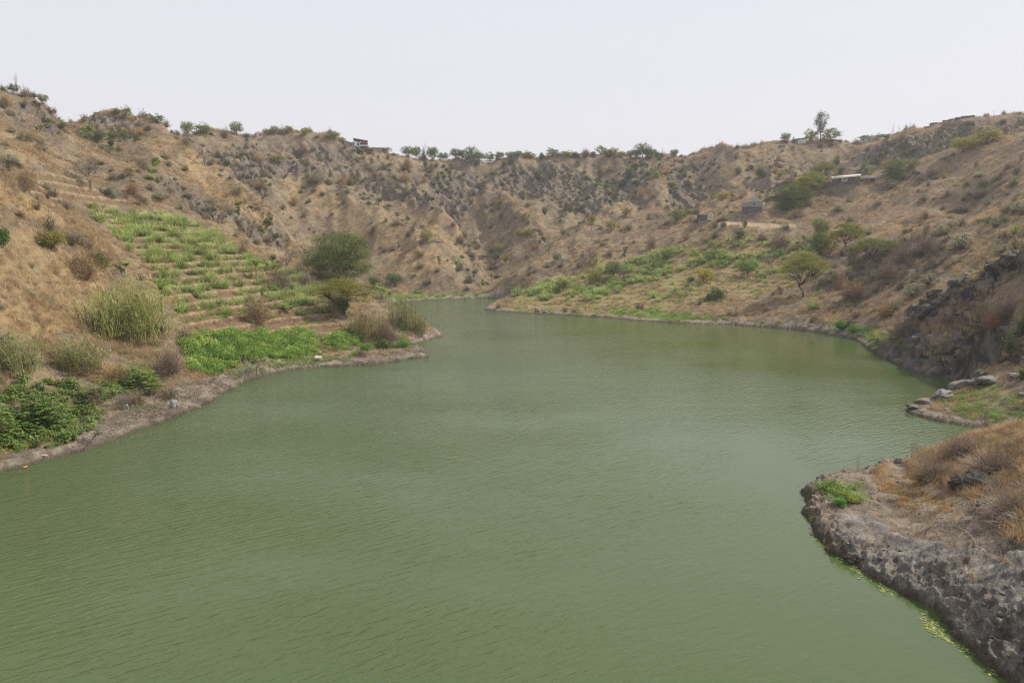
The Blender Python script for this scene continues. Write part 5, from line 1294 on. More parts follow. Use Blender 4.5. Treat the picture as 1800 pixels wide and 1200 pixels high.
TAB3 = """
spurge0 1537 351 20 13 greenish spurge under the dark roofed shed y
spurge1 1567 332 32 18 pale spurge on the slope below the tree by the shed
spurge0 1660 281 26 9 cream spurge on the upper right ridge, left one
spurge1 1675 275 16 8 small cream spurge on the upper right ridge, right one
spurge0 1722 311 22 8 low pale spurge in the middle of the upper right slope
spurge1 1623 354 20 14 grey spurge above the cut road bank
spurge0 1474 372 22 14 faint grey spurge on the stony slope left
acacia0 1733 252 48 32 large yellow green acacia highest on the right ridge y
leafy1 1692 267 40 28 round yellow green tree left of the highest ridge acacia y
dry2 1767 232 18 13 olive bush behind the highest ridge acacia o
bigHi 1571 318 42 40 broad dark tree right of the stone houses
dry1 1557 296 26 18 pale brown crown above the dark tree by the houses y
acacia2 1600 296 26 18 small olive tree right of the dark tree by the houses
bare1 1663 306 20 28 leafless bush standing alone on the right slope
twiggy0 1638 311 32 16 dark brown thicket left of the lone leafless bush
twiggy1 1618 321 26 14 brown thicket below the dark brown one
twiggy0 1720 350 40 20 wide brown thicket on the right slope
leafy0 1605 268 12 8 tiny green bush on the dark hillside y
bush2 1297 307 16 16 round dark bush left of two on the right wall
bush0 1335 313 24 23 larger round dark bush in the middle of the right wall
dry2 1363 305 15 12 olive bush third along the right wall y
bush1 1467 291 20 16 dark bush in the fold above the stone house d
bush2 1478 308 26 20 large dark bush just behind the stone house d
leafy1 1381 250 13 12 round tree on the right skyline left of the white house
acacia1 1424 252 20 18 spreading tree right of the white skyline house y
tall0 1442 250 24 36 tallest narrow tree on the right skyline
acacia2 1461 250 28 18 wide tree right of the tallest skyline tree
twiggy0 1442 260 12 9 grey bush below the tallest skyline tree
twiggy1 1312 256 8 7 tiny dry tree on the right skyline slope
bush0 1297 258 10 4 low bush on the right skyline slope
bush1 1324 254 9 5 small bush right of the tiny dry skyline tree y
leafy2 1520 243 13 7 small dark tree over the small skyline house d
acacia0 1544 243 21 8 flat wide tree right of the small skyline house
bush2 1560 240 15 8 bush where the dark hill meets the skyline
twiggy0 1732 203 8 6 tiny bush on the high right skyline, first of three
twiggy1 1764 201 8 6 tiny bush on the high right skyline, second of three
dry0 1792 201 8 6 tiny bush on the high right skyline, third of three
bigHi 1385 371 50 50 dark green tree lowest in the cluster left of the stone house d
bigHi 1406 362 44 38 small green tree under the middle of the cluster
acaciaHj 1412 350 44 38 largest olive tree in the middle of the cluster y
bigHi 1426 334 44 34 olive tree above the middle of the cluster y
acaciaHi 1447 320 44 34 topmost yellowish tree of the cluster by the stone house y
acacia1 1445 328 24 14 low branch tree touching the stone wall y
acacia0 1272 353 28 18 light olive tree up left of the block house y
bush0 1286 347 15 10 small bush beside the light olive tree y
bush1 1337 349 9 9 small bright bush behind the block house Y
twiggy0 1270 387 34 13 brown brush heap right of the ruined hut
dry1 1302 350 16 12 grey bush left of the block house
twiggy1 1400 382 34 20 brown dry bush under the tree cluster
agave1 1362 392 8 10 small green plant on the track edge, left of two
agave0 1372 394 6 8 small green plant on the track edge, right of two
vine0 1727 566 34 44 leafy creeper hanging on the rock face, left one
vine0 1774 620 34 60 leafy creeper hanging on the rock face, middle one
vine0 1796 592 24 60 leafy creeper at the right edge of the rock face
dry1 1745 585 60 44 brown and green tangle over the rock face b
twiggy0 1770 560 44 36 dead bush at the top of the rock face
castor1 1797 668 22 30 pale green shrub at the right edge above the peninsula
stalk0 1508 828 14 40 dead dark stalks at the tip of the near bank
stalk0 1602 812 26 54 tall dry seed stalks on the near bank edge
stalk0 1730 752 30 60 tall straw stalks standing at the back of the near bank
twiggy0 1640 842 90 56 rusty dead bush on the near bank
twiggy1 1745 835 120 60 tangled dead bush behind the grey ledge on the near bank
twiggy0 1780 905 110 60 fallen dead brush at the right edge of the near bank
twiggy1 1690 800 90 40 straw brown brush along the top of the near bank
dry1 1620 845 50 30 greenish dry herb clump in the middle of the near bank y
bush2 1475 888 36 16 fresh green herb patch left on the near bank tip G
bush1 1503 884 34 12 yellow green herb patch right on the near bank tip Y
"""
for ln in (TAB + TAB2 + TAB3).strip().split('\n'):
    p = ln.split(' ', 5)
    if len(p) < 6: continue
    lab = p[5]; tint = ''
    q = lab.rsplit(' ', 1)
    if len(q[1]) == 1 and q[1] in TINT: lab, tint = q
    grp = {'banana': 'banana plants', 'agave': 'agaves', 'spurge': 'pale spurge bushes'}.get(re.sub(r'\d', '', p[0]))
    if 'central skyline' in lab or 'middle skyline' in lab:
        grp = 'trees along the far skyline'; tint = tint or 'd'
    place_px(p[0], float(p[1]), float(p[2]), float(p[3]), float(p[4]), lab, tint, grp)
# ------------------------------------------------------------------ buildings, walls, poles
def plain(name, col, rough=.85, noise=.18, scale=1.5, metal=0.):
    m, t, n, l, b = nodes(name); tc_ = n.new('ShaderNodeTexCoord')
    n1 = n.new('ShaderNodeTexNoise'); n1.inputs['Scale'].default_value = scale; n1.inputs['Detail'].default_value = 7; n1.inputs['Roughness'].default_value = .7; l.new(tc_.outputs['Object'], n1.inputs['Vector'])
    r = n.new('ShaderNodeMapRange'); r.inputs[1].default_value = .3; r.inputs[2].default_value = .7; r.inputs[3].default_value = 1 - noise * 2; r.inputs[4].default_value = 1 + noise; l.new(n1.outputs[0], r.inputs[0])
    s_ = n.new('ShaderNodeVectorMath'); s_.operation = 'SCALE'; s_.inputs[0].default_value = col; l.new(r.outputs[0], s_.inputs[3]); l.new(s_.outputs[0], b.inputs['Base Color'])
    b.inputs['Roughness'].default_value = rough; b.inputs['Metallic'].default_value = metal
    return m
def brick(name, c1, c2, mort, bw=.4, bh=.2):
    m, t, n, l, b = nodes(name); tc_ = n.new('ShaderNodeTexCoord')
    sp_ = n.new('ShaderNodeSeparateXYZ'); l.new(tc_.outputs['Object'], sp_.inputs[0]); ad = n.new('ShaderNodeMath'); ad.operation = 'ADD'; l.new(sp_.outputs[0], ad.inputs[0]); l.new(sp_.outputs[1], ad.inputs[1])
    cb = n.new('ShaderNodeCombineXYZ'); l.new(ad.outputs[0], cb.inputs[0]); l.new(sp_.outputs[2], cb.inputs[1])
    bt = n.new('ShaderNodeTexBrick'); bt.inputs['Color1'].default_value = (*c1, 1); bt.inputs['Color2'].default_value = (*c2, 1); bt.inputs['Mortar'].default_value = (*mort, 1)
    bt.inputs['Scale'].default_value = 1; bt.inputs['Brick Width'].default_value = bw; bt.inputs['Row Height'].default_value = bh; bt.inputs['Mortar Size'].default_value = .012
    l.new(cb.outputs[0], bt.inputs['Vector']); l.new(bt.outputs[0], b.inputs['Base Color']); b.inputs['Roughness'].default_value = .9
    return m
MT = dict(block=brick('concrete_block', (.28, .27, .255), (.33, .32, .30), (.22, .21, .20)), stone=brick('dark_stone_wall', (.10, .09, .08), (.18, .16, .14), (.07, .06, .055), .45, .28),
          white=plain('white_render', (.72, .71, .70)), grey=plain('grey_render', (.42, .41, .40)), pale=plain('pale_roof_sheet', (.55, .50, .43), .6), dark=plain('dark_opening', (.02, .02, .022), .5, .05),
          tile=plain('terracotta_tile', (.48, .17, .08)), red=plain('red_parapet', (.45, .16, .11)), slab=plain('grey_slab', (.24, .23, .22)), brown=plain('brown_timber', (.16, .11, .08)), darkroof=plain('weathered_dark_roof', (.11, .095, .08)),
          rust=plain('rusted_sheet', (.38, .25, .14)), pole=plain('pole_wood', (.30, .26, .22)), blue=plain('blue_plastic', (.10, .25, .55)), orange=plain('orange_plastic', (.75, .30, .02)), wplastic=plain('white_plastic', (.8, .8, .78), .4, .05),
          hose=plain('black_hose', (.02, .02, .02), .5), cream=plain('cream_render', (.55, .49, .40)))
def boxes(name, lst, mat, parent, bevel=0.):
    """lst of (cx, cy, cz, sx, sy, sz[, shear top])"""
    V = []; F = []
    for q in lst:
        x, y, z, a, b_, c = q[:6]; tl = q[6] if len(q) > 6 else 0.; tx = q[7] if len(q) > 7 else 0.; o = len(V)
        for k in range(8):
            s0, s1, s2 = (k & 1) * 2 - 1, (k >> 1 & 1) * 2 - 1, (k >> 2 & 1) * 2 - 1
            V.append((x + s0 * a / 2, y + s1 * b_ / 2, z + s2 * c / 2 + tl * s0 / 2 + tx * s1 / 2))
        for f in ((0, 2, 3, 1), (4, 5, 7, 6), (0, 1, 5, 4), (2, 6, 7, 3), (0, 4, 6, 2), (1, 3, 7, 5)): F.append([o + i for i in f])
    return obj(name, mesh_np(name, V, F, [mat]), parent)
def root(name, label, cat, u, v, Y=None, rz=0., group=None, dz=0.):
    if Y is None: x, y, z = drop(u, v)
    else: x, y, z = [float(c) for c in at(u, v, Y)]
    r = obj(name, None, label=label, category=cat); r.location = (x, y, z + dz); r.rotation_euler = (0, 0, rz - math.atan2(x, y)); r.empty_display_size = 1
    if group: r['group'] = group
    return r, (y * CP - (z - CAMH) * SP) / 1200.
def window(parent, x, y, z, w_, h_, frame='grey', pane='dark'):
    f = boxes('window', [(x - w_ / 2, y, z, .08, .1, h_ + .16), (x + w_ / 2, y, z, .08, .1, h_ + .16), (x, y, z + h_ / 2 + .04, w_ - .08, .1, .08), (x, y, z - h_ / 2 - .04, w_ - .08, .12, .08)], MT[frame], parent)
    boxes('pane', [(x, y + .02, z, w_ - .08, .06, h_)], MT[pane], f); return f

# three storey house
r, k = root('three_storey_house', 'white and grey three storey house with open balconies on the far rim', 'house', 633, 263)
W, H = 27 * k, 16 * k; L = 14 * k; Rw = W - L
boxes('wall', [(-W / 2 + L / 2, 3, H * .36, L, 6, H * .78)], MT['white'], r)
boxes('wall', [(-W / 2 + L + Rw / 2, 3.6, H * .44, Rw - .01, 4.8, H * .95)], MT['grey'], r)
boxes('roof', [(0 + .3, 2.6, H * .96, W * .92, 7.5, .22, -.9)], MT['slab'], r)
for zz in (.30, .62): boxes('balcony', [(-W / 2 + L + Rw / 2, .4, H * zz, Rw, 1.6, .2)], MT['slab'], r)
boxes('parapet', [(-W / 2 + L + Rw / 2, -.35, H * .67, Rw, .12, .7)], MT['red'], r); boxes('parapet', [(-W / 2 + L + Rw / 2, -.35, H * .36, Rw, .12, .6)], MT['white'], r)
for xx in (-.46, 0, .46): boxes('pillar', [(-W / 2 + L + Rw / 2 + xx * Rw, -.3, H * .80, .25, .25, H * .28)], MT['white'], r)
for xx in (-.22, .22): boxes('window', [(-W / 2 + L + Rw / 2 + xx * Rw, 1.17, H * .78, Rw * .3, .08, H * .18)], MT['dark'], r)
window(r, -W / 2 + L * .16, -.03, H * .5, .5, .8, 'blue'); window(r, -W / 2 + L * .75, -.03, H * .5, .6, .8, 'blue')
boxes('door', [(-W / 2 + L * .42, -.04, H * .5, .9, .08, 1.7)], MT['wplastic'], r)
boxes('window', [(-W / 2 + L * .5, -.03, H * .12, L * .7, .06, .8)], MT['dark'], r)
# grey house beside it
r, k = root('grey_house', 'low grey block house just left of the three storey house', 'house', 613, 260)
boxes('wall', [(0, 3, 4.2 * k, 15 * k, 5, 9 * k, -.8)], MT['block'], r); boxes('roof', [(0, 3, 9.2 * k, 15.6 * k, 5.3, .18, -.8)], MT['slab'], r); window(r, 1, .47, 5 * k, .6, .6)
# grey long building
r, k = root('grey_building', 'unfinished grey block building half hidden by bushes on the rim', 'building', 666, 264.5)
boxes('wall', [(-3 * k, 3, 2.5 * k, 17 * k, 6, 8 * k)], MT['block'], r); boxes('wall', [(9 * k, 4, 2.2 * k, 7 * k, 4, 6.6 * k)], MT['slab'], r)
boxes('roof', [(-3 * k, 3, 6.8 * k, 17.6 * k, 6.4, .2)], MT['slab'], r); boxes('roof', [(9.4 * k, 3.4, 5.8 * k, 7.4 * k, 5.8, .15, -.3)], MT['grey'], r)
for xx in (-9, -5, 0): window(r, xx * k, -.03, 3.6 * k, .6, .6)
# orange roofed house
r, k = root('orange_roofed_house', 'small pale house with an orange tiled hip roof on the left rim', 'house', 455.5, 243)
boxes('wall', [(0, 2.2, 4 * k, 12 * k, 4.4, 9 * k)], MT['white'], r); boxes('wall', [(-4.3 * k, -.03, 4 * k, 3.2 * k, .06, 8.6 * k)], MT['grey'], r)
a, c_, e = 6.8 * k, -.3, 4.7
me_ = mesh_np('roof', [(-a, c_, 8.5 * k), (a, c_, 8.5 * k), (a, e, 8.5 * k), (-a, e, 8.5 * k), (-a * .3, 2.2, 12.5 * k), (a * .3, 2.2, 12.5 * k)], [[0, 1, 5, 4], [2, 3, 4, 5], [0, 4, 3, 3], [1, 2, 5, 5]], [MT['tile']])
obj('roof', me_, r); window(r, 2.2 * k, -.03, 5 * k, .6, .6)
# white house, right skyline
r, k = root('white_house', 'white box shaped house with a dark roof edge on the right skyline', 'house', 1406, 253)
boxes('wall', [(0, 2.5, 4 * k, 19 * k, 5, 9 * k, .3)], MT['white'], r); boxes('roof', [(0, 2.5, 9 * k, 20.5 * k, 5.6, .2, .35)], MT['grey'], r); boxes('window', [(1 * k, -.03, 7.6 * k, 15 * k, .06, .9 * k, .2)], MT['dark'], r); boxes('door', [(-5 * k, -.03, 3 * k, .9, .06, 1.9)], MT['grey'], r)
r, k = root('small_house', 'small grey house on the skyline below a dark tree at the right', 'house', 1522, 250)
boxes('wall', [(0, 2, 3.5 * k, 18 * k, 4, 8.5 * k)], MT['grey'], r); boxes('roof', [(0, 2, 8 * k, 19 * k, 4.5, .25)], MT['slab'], r); window(r, -4 * k, -.03, 4.5 * k, .6, .6); window(r, 4 * k, -.03, 4.5 * k, .6, .6)
r, k = root('low_building', 'low dark flat building hidden behind trees on the central skyline', 'building', 980, 277)
boxes('wall', [(0, 2, 2.6 * k, 11 * k, 4, 6 * k)], MT['stone'], r); boxes('roof', [(0, 2, 5.9 * k, 11.6 * k, 4.4, .2)], MT['slab'], r)
r, k = root('skyline_wall', 'long low white wall with a grey cap on the central skyline', 'wall', 1055, 277)
boxes('wall', [(0, 1, 2 * k, 22 * k, .4, 5.6 * k)], MT['cream'], r); boxes('cap', [(0, 1, 5 * k, 22.6 * k, .55, .15)], MT['slab'], r)
r, k = root('skyline_wall', 'short grey stone wall right of the wide skyline tree', 'wall', 1472, 251)
boxes('wall', [(0, 1, 2 * k, 14 * k, .4, 5 * k)], MT['stone'], r); boxes('cap', [(0, 1, 4.6 * k, 14.4 * k, .5, .12)], MT['slab'], r)
r, k = root('boundary_wall', 'dark stepped boundary wall along the top of the right hill', 'wall', 1668, 217)
for q in range(8): 
    x, y, z = drop(1630 + q * 11, 222 - q * 2.3)
    rx = Vector((x, y, z)) - Vector(r.location); rx.rotate(__import__('mathutils').Euler((0, 0, -r.rotation_euler[2])))
    boxes('wall_panel', [(rx.x, rx.y + .3, rx.z + .15, 11.4 * k, .3, 1.2)], MT['stone'], r)
# block house
r, k = root('block_house', 'grey concrete block house with a small upper room on the right slope', 'house', 1325, 372, rz=.12)
w_ = 12 * k
boxes('wall', [(-12.5 * k, 2.4, 6.5 * k, 13 * k, 3.6, 18 * k)], MT['block'], r); boxes('wall', [(4 * k, 2.2, 7 * k, 19.9 * k, 4.4, 18 * k)], MT['block'], r)
boxes('plinth', [(-3 * k, -.12, 3.4 * k, 33 * k, .2, 9 * k)], MT['stone'], r)
boxes('roof', [(4 * k, 2.2, 16.2 * k, 20.6 * k, 4.7, .14)], MT['slab'], r)
boxes('upper_room', [(3 * k, 2.6, 20.4 * k, 10 * k, 2, 8 * k)], MT['grey'], r); boxes('parapet', [(13 * k, 1, 17.6 * k, .3, 2.2, 2.4 * k)], MT['cream'], r)
window(r, 0, -.04, 12.6 * k, 3.6 * k, 3.2 * k)
boxes('cistern', [(17 * k, 1.2, 13.6 * k, 3 * k, 1.2, 5 * k)], MT['white'], r); boxes('laundry', [(13.8 * k, -.3, 17 * k, 3 * k, .05, 1.6 * k)], MT['red'], r)
# ruined hut
r, k = root('stone_hut', 'ruined roofless stone hut with one cream end wall', 'hut', 1239, 388, rz=-.1)
W = 26 * k; H = 11 * k
boxes('wall', [(-4.5 * k, 0, H * .42, 17 * k, .35, H * .85), (-4.5 * k, 3.2, H * .42, 17 * k, .35, H * .85), (-12.8 * k, 1.6, H * .4, .35, 2.8, H * .8), (4.2 * k, 1.6, H * .5, .3, 2.8, H)], MT['stone'], r)
boxes('gable_wall', [(8.5 * k, 0, H * .52, 8.6 * k, .4, H * 1.04), (8.5 * k, 0, H * 1.1, 4 * k, .36, 1.6 * k)], MT['cream'], r)
boxes('window', [(-8 * k, -.2, H * .62, 2 * k, .08, 2.4 * k)], MT['dark'], r)
# stone house with pale roof
r, k = root('stone_house', 'long dark stone house under a pale sheet roof on the right slope', 'house', 1487, 326, rz=.05)
boxes('wall', [(0, 2.5, 6.5 * k, 44 * k, 5, 15 * k)], MT['stone'], r)
boxes('roof', [(0, 2.4, 15.2 * k, 46 * k, 6.2, .35, .5, .9)], MT['pale'], r)
boxes('plaster_patch', [(-3 * k, -.03, 8.5 * k, 10 * k, .06, 6 * k)], MT['cream'], r); window(r, -2.4 * k, -.09, 9.5 * k, 2.6 * k, 2.6 * k); window(r, 14 * k, -.04, 10 * k, 2.4 * k, 2.4 * k)
boxes('garden_wall', [(-28 * k, .4, 2.5 * k, 13 * k, .5, 6.5 * k)], MT['stone'], r)
r, k = root('dark_shed', 'lower shed with a dark weathered roof right of the stone house', 'shed', 1523, 322, rz=.05)
boxes('wall', [(0, 2.5, 4.6 * k, 26 * k, 4.4, 10 * k)], MT['stone'], r); boxes('roof', [(0, 2.3, 10.8 * k, 28 * k, 6, .25, .3, 1.3)], MT['darkroof'], r); boxes('door', [(-5 * k, .26, 4 * k, .9, .08, 1.7)], MT['brown'], r); boxes('window', [(4 * k, .26, 5 * k, .6, .08, .6)], MT['cream'], r)
# shack between the block house and the trees
r, k = root('brown_shack', 'brown shack with a slanting rusty sheet roof behind the green trees', 'shack', 1364, 352, rz=.1)
boxes('wall', [(0, 2, 3 * k, 18 * k, 3, 8 * k)], MT['brown'], r); boxes('roof', [(0, 1.8, 8 * k, 21 * k, 4.2, .12, .3, .3)], MT['darkroof'], r)
boxes('upper_roof', [(3 * k, 4, 15.5 * k, 22 * k, 3.4, .12, 1.0, .2)], MT['rust'], r); boxes('upper_wall', [(8 * k, 4.3, 11 * k, 6 * k, 2.4, 8 * k)], MT['white'], r)
# dry stone retaining walls
def stonewall(pl, h, label):
    P = [drop(*p) for p in pl]; x, y, z = P[0]; r_ = obj('retaining_wall', None); A_ = Acc(); R = np.random.RandomState(int(pl[0][0]))
    for p, q in zip(P[:-1], P[1:]):
        L_ = math.hypot(q[0] - p[0], q[1] - p[1]); n_ = max(1, int(L_ / .45))
        for i in range(n_):
            t = i / n_
            for row in range(max(1, int(h / .3))):
                a_ = rock_acc(R.randint(1, 9), 1, .2, (.20, .175, .15)); v_ = a_.V[0] * [.55, .5, .42]
                X_ = p[0] + (q[0] - p[0]) * t + R.normal() * .05; Y_ = p[1] + (q[1] - p[1]) * t - .1
                A_.add(v_ + [X_ - x, Y_ - y, float(surf(np.array(X_), np.array(Y_))) - z + row * .28], a_.F[0], a_.C[0] * R.uniform(.7, 1.3))
    bpy.data.objects.remove(r_)
    o = obj('retaining_wall', A_.mesh('retaining_wall', M_ROCK), label=label, category='stone wall'); o.location = (x, y, z)
stonewall([(738, 428), (755, 428.5), (775, 428)], .6, 'short dry stone wall beneath the round olive tree')
stonewall([(830, 447), (845, 450), (866, 452)], .6, 'dry stone wall across the mouth of the central gully')
stonewall([(838, 392), (852, 392), (868, 392)], .3, 'thin stone line high on the little central field')
stonewall([(1440, 447), (1452, 452), (1464, 455)], .6, 'dark stone wall on the slope below the tall pair of trees')
stonewall([(668, 533), (680, 535), (690, 535)], .6, 'low stone wall at the inlet beyond the left point')
# poles
def pole(u, v, hpx, label, arm=False, grp=None, t=.09):
    x, y, z = drop(u, v); d = y * CP - (z - CAMH) * SP; h = hpx / 1200 * d
    r_ = obj('utility_pole', None, label=label, category='pole'); r_.location = (x, y, z)
    if grp: r_['group'] = grp
    A_ = Acc(); sticks(A_, [(0, 0, -.3), (0, 0, h * .5)], [(0, 0, h * .5), (.03, 0, h)], [t * 1.2, t], [t, t * .8], (.33, .29, .25)); o = obj('pole', A_.mesh('pole', M_WOOD), r_)
    A_ = Acc(); sticks(A_, [(-.5, 0, h * .93)], [(.5, 0, h * .93)], t * .6, t * .6, (.25, .22, .2)); obj('crossarm', A_.mesh('crossarm', M_WOOD), r_)
pole(1608, 380, 38, 'pale utility pole beside the road cut on the right slope'); pole(1402, 398, 20, 'thin pole at the left end of the dirt track')
pole(1045, 276, 18, 'tall thin pole above the left end of the white skyline wall', t=.07); pole(1164, 277, 17, 'thin pole over the brown tree on the right of the central skyline', t=.07)
pole(771, 280, 19, 'thin pole in the gap of the central skyline trees', t=.07); pole(1747, 203, 9, 'small pole on the high right skyline', t=.07)
for q, (u, h, nm) in enumerate(((1567, 12, 'shortest'), (1570, 19, 'second'), (1580, 15, 'third'), (1591, 14, 'fourth'), (1598, 18, 'rightmost'))):
    o = place_px('stalk0', u, 240 - q * 1.5, 5, h, '%s tall bare stalk of five on the skyline where the dark hill begins' % nm, '', 'bare stalks on the dark hill')
# ------------------------------------------------------------------ boulders
def boulder(u, v, wpx, hpx, label, seed, col=(.30, .275, .24), box=.25, sy=.9, rz=0.3, rough=.25, tiltx=0., sink=.25):
    col = tuple(q * .82 for q in col)
    x, y, z = drop(u, v); d = y * CP - (z - CAMH) * SP; W_, H_ = wpx / 1200 * d, hpx / 1200 * d
    A_ = rock_acc(seed, 4, rough, col, (1, 1, 1), box); A_.V[0][:, 2] -= A_.V[0][:, 2].min()
    o = obj('boulder', A_.mesh('boulder', M_ROCK, True), label=label, category='boulder', group='rocks along the right shore'); o.location = (x, y, z - sink * H_); o.scale = (W_, W_ * sy, H_); o.rotation_euler = (0, tiltx, rz)
boulder(1655, 702, 34, 21, 'big pale square boulder standing at the back of the peninsula', 11, (.31, .285, .25))
boulder(1625, 710, 30, 13, 'round lumpy boulder left of the big pale one', 12, (.25, .21, .17), 0)
boulder(1604, 719, 24, 9, 'flat brown rock at the tip of the peninsula', 13, (.24, .20, .16), 0)
boulder(1583, 722, 8, 6, 'small dark rock in the water off the peninsula tip', 14, (.05, .048, .04), 0)
boulder(1693, 682, 44, 20, 'slanting wedge of rock reaching into the cove', 15, (.27, .24, .21), .2, .6, 0, .2, -.35)
boulder(1715, 678, 26, 15, 'grey rock leaning on the slanting wedge in the cove', 16, (.25, .23, .21), .1)
boulder(1738, 672, 40, 14, 'low pale rock at the inner end of the cove', 17, (.25, .225, .195), .1)
boulder(1785, 663, 22, 9, 'small light rock under the pale shrub at the right edge', 18, (.33, .30, .27), .1)
boulder(1703, 713, 14, 5, 'white flat stone in the middle of the peninsula', 19, (.34, .32, .3), .1)
boulder(1663, 722, 12, 7, 'grey stone on the front of the peninsula', 20, (.33, .31, .29), .1)
boulder(1797, 697, 14, 6, 'grey stone on the peninsula at the right edge', 21, (.36, .34, .32), .1)
boulder(945, 548, 9, 10, 'pale upright boulder on the far right shore', 22, (.42, .36, .30), .3)
boulder(959, 549, 8, 4, 'low pale stone right of the upright shore boulder', 23, (.36, .31, .27), .1)
boulder(558, 633, 20, 9, 'cream rock at the end of the green strip on the left bank', 24, (.58, .50, .40), .1)
boulder(222, 722, 9, 14, 'pale grey stone on the driftwood bank, left one', 25, (.30, .275, .245), .2)
boulder(306, 720, 14, 18, 'pale grey stone on the driftwood bank, right one', 26, (.40, .37, .33), .1)
boulder(388, 310, 8, 5, 'pale rock on the ridge of the second left hill', 27, (.40, .37, .34), .2)
for q, (u, v, w_, h_, nm) in enumerate(((1606, 553, 26, 22, 'lowest dark block at the point of the rock spur'), (1624, 549, 30, 24, 'large rounded block second along the rock spur'), (1644, 520, 20, 17, 'highest jutting block of the rock spur point'),
        (1680, 503, 18, 15, 'pale stacked block along the spur crest'), (1696, 494, 24, 13, 'dark block in the middle of the spur crest'), 
        (1745, 471, 26, 13, 'flat block high on the spur crest'), (1786, 456, 34, 26, 'square dark buttress at the right edge of the spur'))):
    boulder(u, v + 3, w_, h_, nm, 30 + q, (.12, .108, .096) if q % 3 else (.17, .152, .132), .2, 1.2, q * .7, .6, .0, .5)
# foreground ledges
for q, (u, v, w_, h_, nm) in enumerate(((1690, 856, 46, 26, 'dark rounded rock at the left end of the ledge on the near bank'), (1740, 850, 84, 24, 'long grey rock ledge among the dead weeds on the near bank'), (1745, 893, 44, 22, 'small grey rock under the ledge on the near bank'),
        (1588, 812, 26, 12, 'pale grey stone at the back edge of the near bank'), (1497, 984, 34, 16, 'dark overhanging rock at the waterline of the near bank'))):
    boulder(u, v, w_, h_, nm, 50 + q, (.125, .105, .085) if q in (0, 1, 4, 6) else (.21, .195, .175), .1, .8, q * 1.3, .5, 0, .5)
# ------------------------------------------------------------------ small things
P = [drop(u, v) for u, v in ((538, 520), (546, 530), (556, 541), (570, 551), (580, 560), (590, 568), (598, 573), (602, 580), (602, 588), (606, 604), (608, 616))]
A_ = Acc(); pp = np.array([(x, y, z + .06) for x, y, z in P]); sticks(A_, pp[:-1] - pp[0], pp[1:] - pp[0], .05, .05, (.03, .03, .03))
o = obj('hose', A_.mesh('hose', M_WOOD), label='long black hose running down the bare soil of the left point', category='hose'); o.location = tuple(pp[0])
def bottle(u, v, s, mat, nm, label, cat, sc_=(1, .4, .4), rz=0., water=False):
    if water: x, y = onwater(u, v); z = 0.02; x, y = float(x), float(y)
    else: x, y, z = drop(u, v)
    import bmesh
    bm = bmesh.new(); bmesh.ops.create_cone(bm, cap_ends=True, segments=10, radius1=.5, radius2=.42, depth=1.5); bmesh.ops.create_cone(bm, cap_ends=True, segments=10, radius1=.42, radius2=.14, depth=.5, matrix=__import__('mathutils').Matrix.Translation((0, 0, 1.0))); bmesh.ops.create_cone(bm, cap_ends=True, segments=10, radius1=.16, radius2=.16, depth=.3, matrix=__import__('mathutils').Matrix.Translation((0, 0, 1.38)))
    me_ = bpy.data.meshes.new(nm); bm.to_mesh(me_); bm.free(); me_.materials.append(mat)
    o = obj(nm, me_, label=label, category=cat); o.location = (x, y, z + s * .3); o.scale = (s * .6, s * .6, s); o.rotation_euler = (pi / 2 - .15, 0, rz)
bottle(45, 822, .17, MT['orange'], 'float', 'orange plastic float at the water edge, lower left', 'float', water=True)
bottle(78, 803, .20, MT['wplastic'], 'bottle', 'white plastic bottle on the mud in the lower left', 'bottle', rz=1.3)
bottle(80, 808, .14, MT['wplastic'], 'bottle', 'small white bottle floating off the lower left mud', 'bottle', rz=.4, water=True)
bottle(160, 775, .16, MT['wplastic'], 'bottle', 'white bottle caught below the dead branch on the left bank', 'bottle', rz=.9)
bottle(567, 643, .22, MT['wplastic'], 'bottle', 'white bottle at the waterline of the left point', 'bottle', rz=1.1)
bottle(1165, 560, .30, MT['blue'], 'jerrycan', 'blue plastic can on the green strip of the right shore', 'can', rz=1.4)
bottle(1272, 566, .25, MT['wplastic'], 'bottle', 'white bottle on the right shore', 'bottle', rz=1.4)
bottle(425, 450, .22, MT['wplastic'], 'bag', 'white bag on bare earth by the dark round bush', 'bag', rz=.3)
bottle(431, 451, .30, MT['blue'], 'bundle', 'dark blue bundle on bare earth by the dark round bush', 'bundle', rz=1.2)
bottle(406, 561, .16, MT['wplastic'], 'bag', 'small white scrap on the soil beds of the left bank', 'bag', rz=1.2)
# dead branch poking out of the left bank, and one lying on the near bank
def branch(u, v, wpx, hpx, label, seed, lean=0.):
    o = place_px('dead0', u, v, wpx, hpx, label, '', None, seed); o.name = 'dead_branch'; o['category'] = 'branch'; o.rotation_euler = (lean, lean * .6, seed)
branch(154, 782, 34, 46, 'forked dead branch standing at the left waterline', 1.2, .5)
branch(425, 672, 30, 44, 'bare pale sapling at the end of the green strip', 2.2, .3)
branch(452, 664, 24, 36, 'second bare pale sapling beside the bean crop', 3.0, -.3)
x0, y0, z0 = drop(1685, 930); x1, y1, z1 = drop(1740, 986)
A_ = Acc(); n_ = 8; t = np.linspace(0, 1, n_ + 1)[:, None]; pp = np.array([[x0, y0, z0 + .06]]) * (1 - t) + np.array([[x1, y1, z1 + .05]]) * t; pp[:, 2] = [float(surf(np.array(a), np.array(b))) + .07 for a, b in pp[:, :2]]
sticks(A_, pp[:-1] - pp[0], pp[1:] - pp[0], .018, .015, (.45, .36, .27)); o = obj('dead_stick', A_.mesh('dead_stick', M_WOOD), label='long thin dead stick lying on the near bank', category='stick'); o.location = tuple(pp[0])
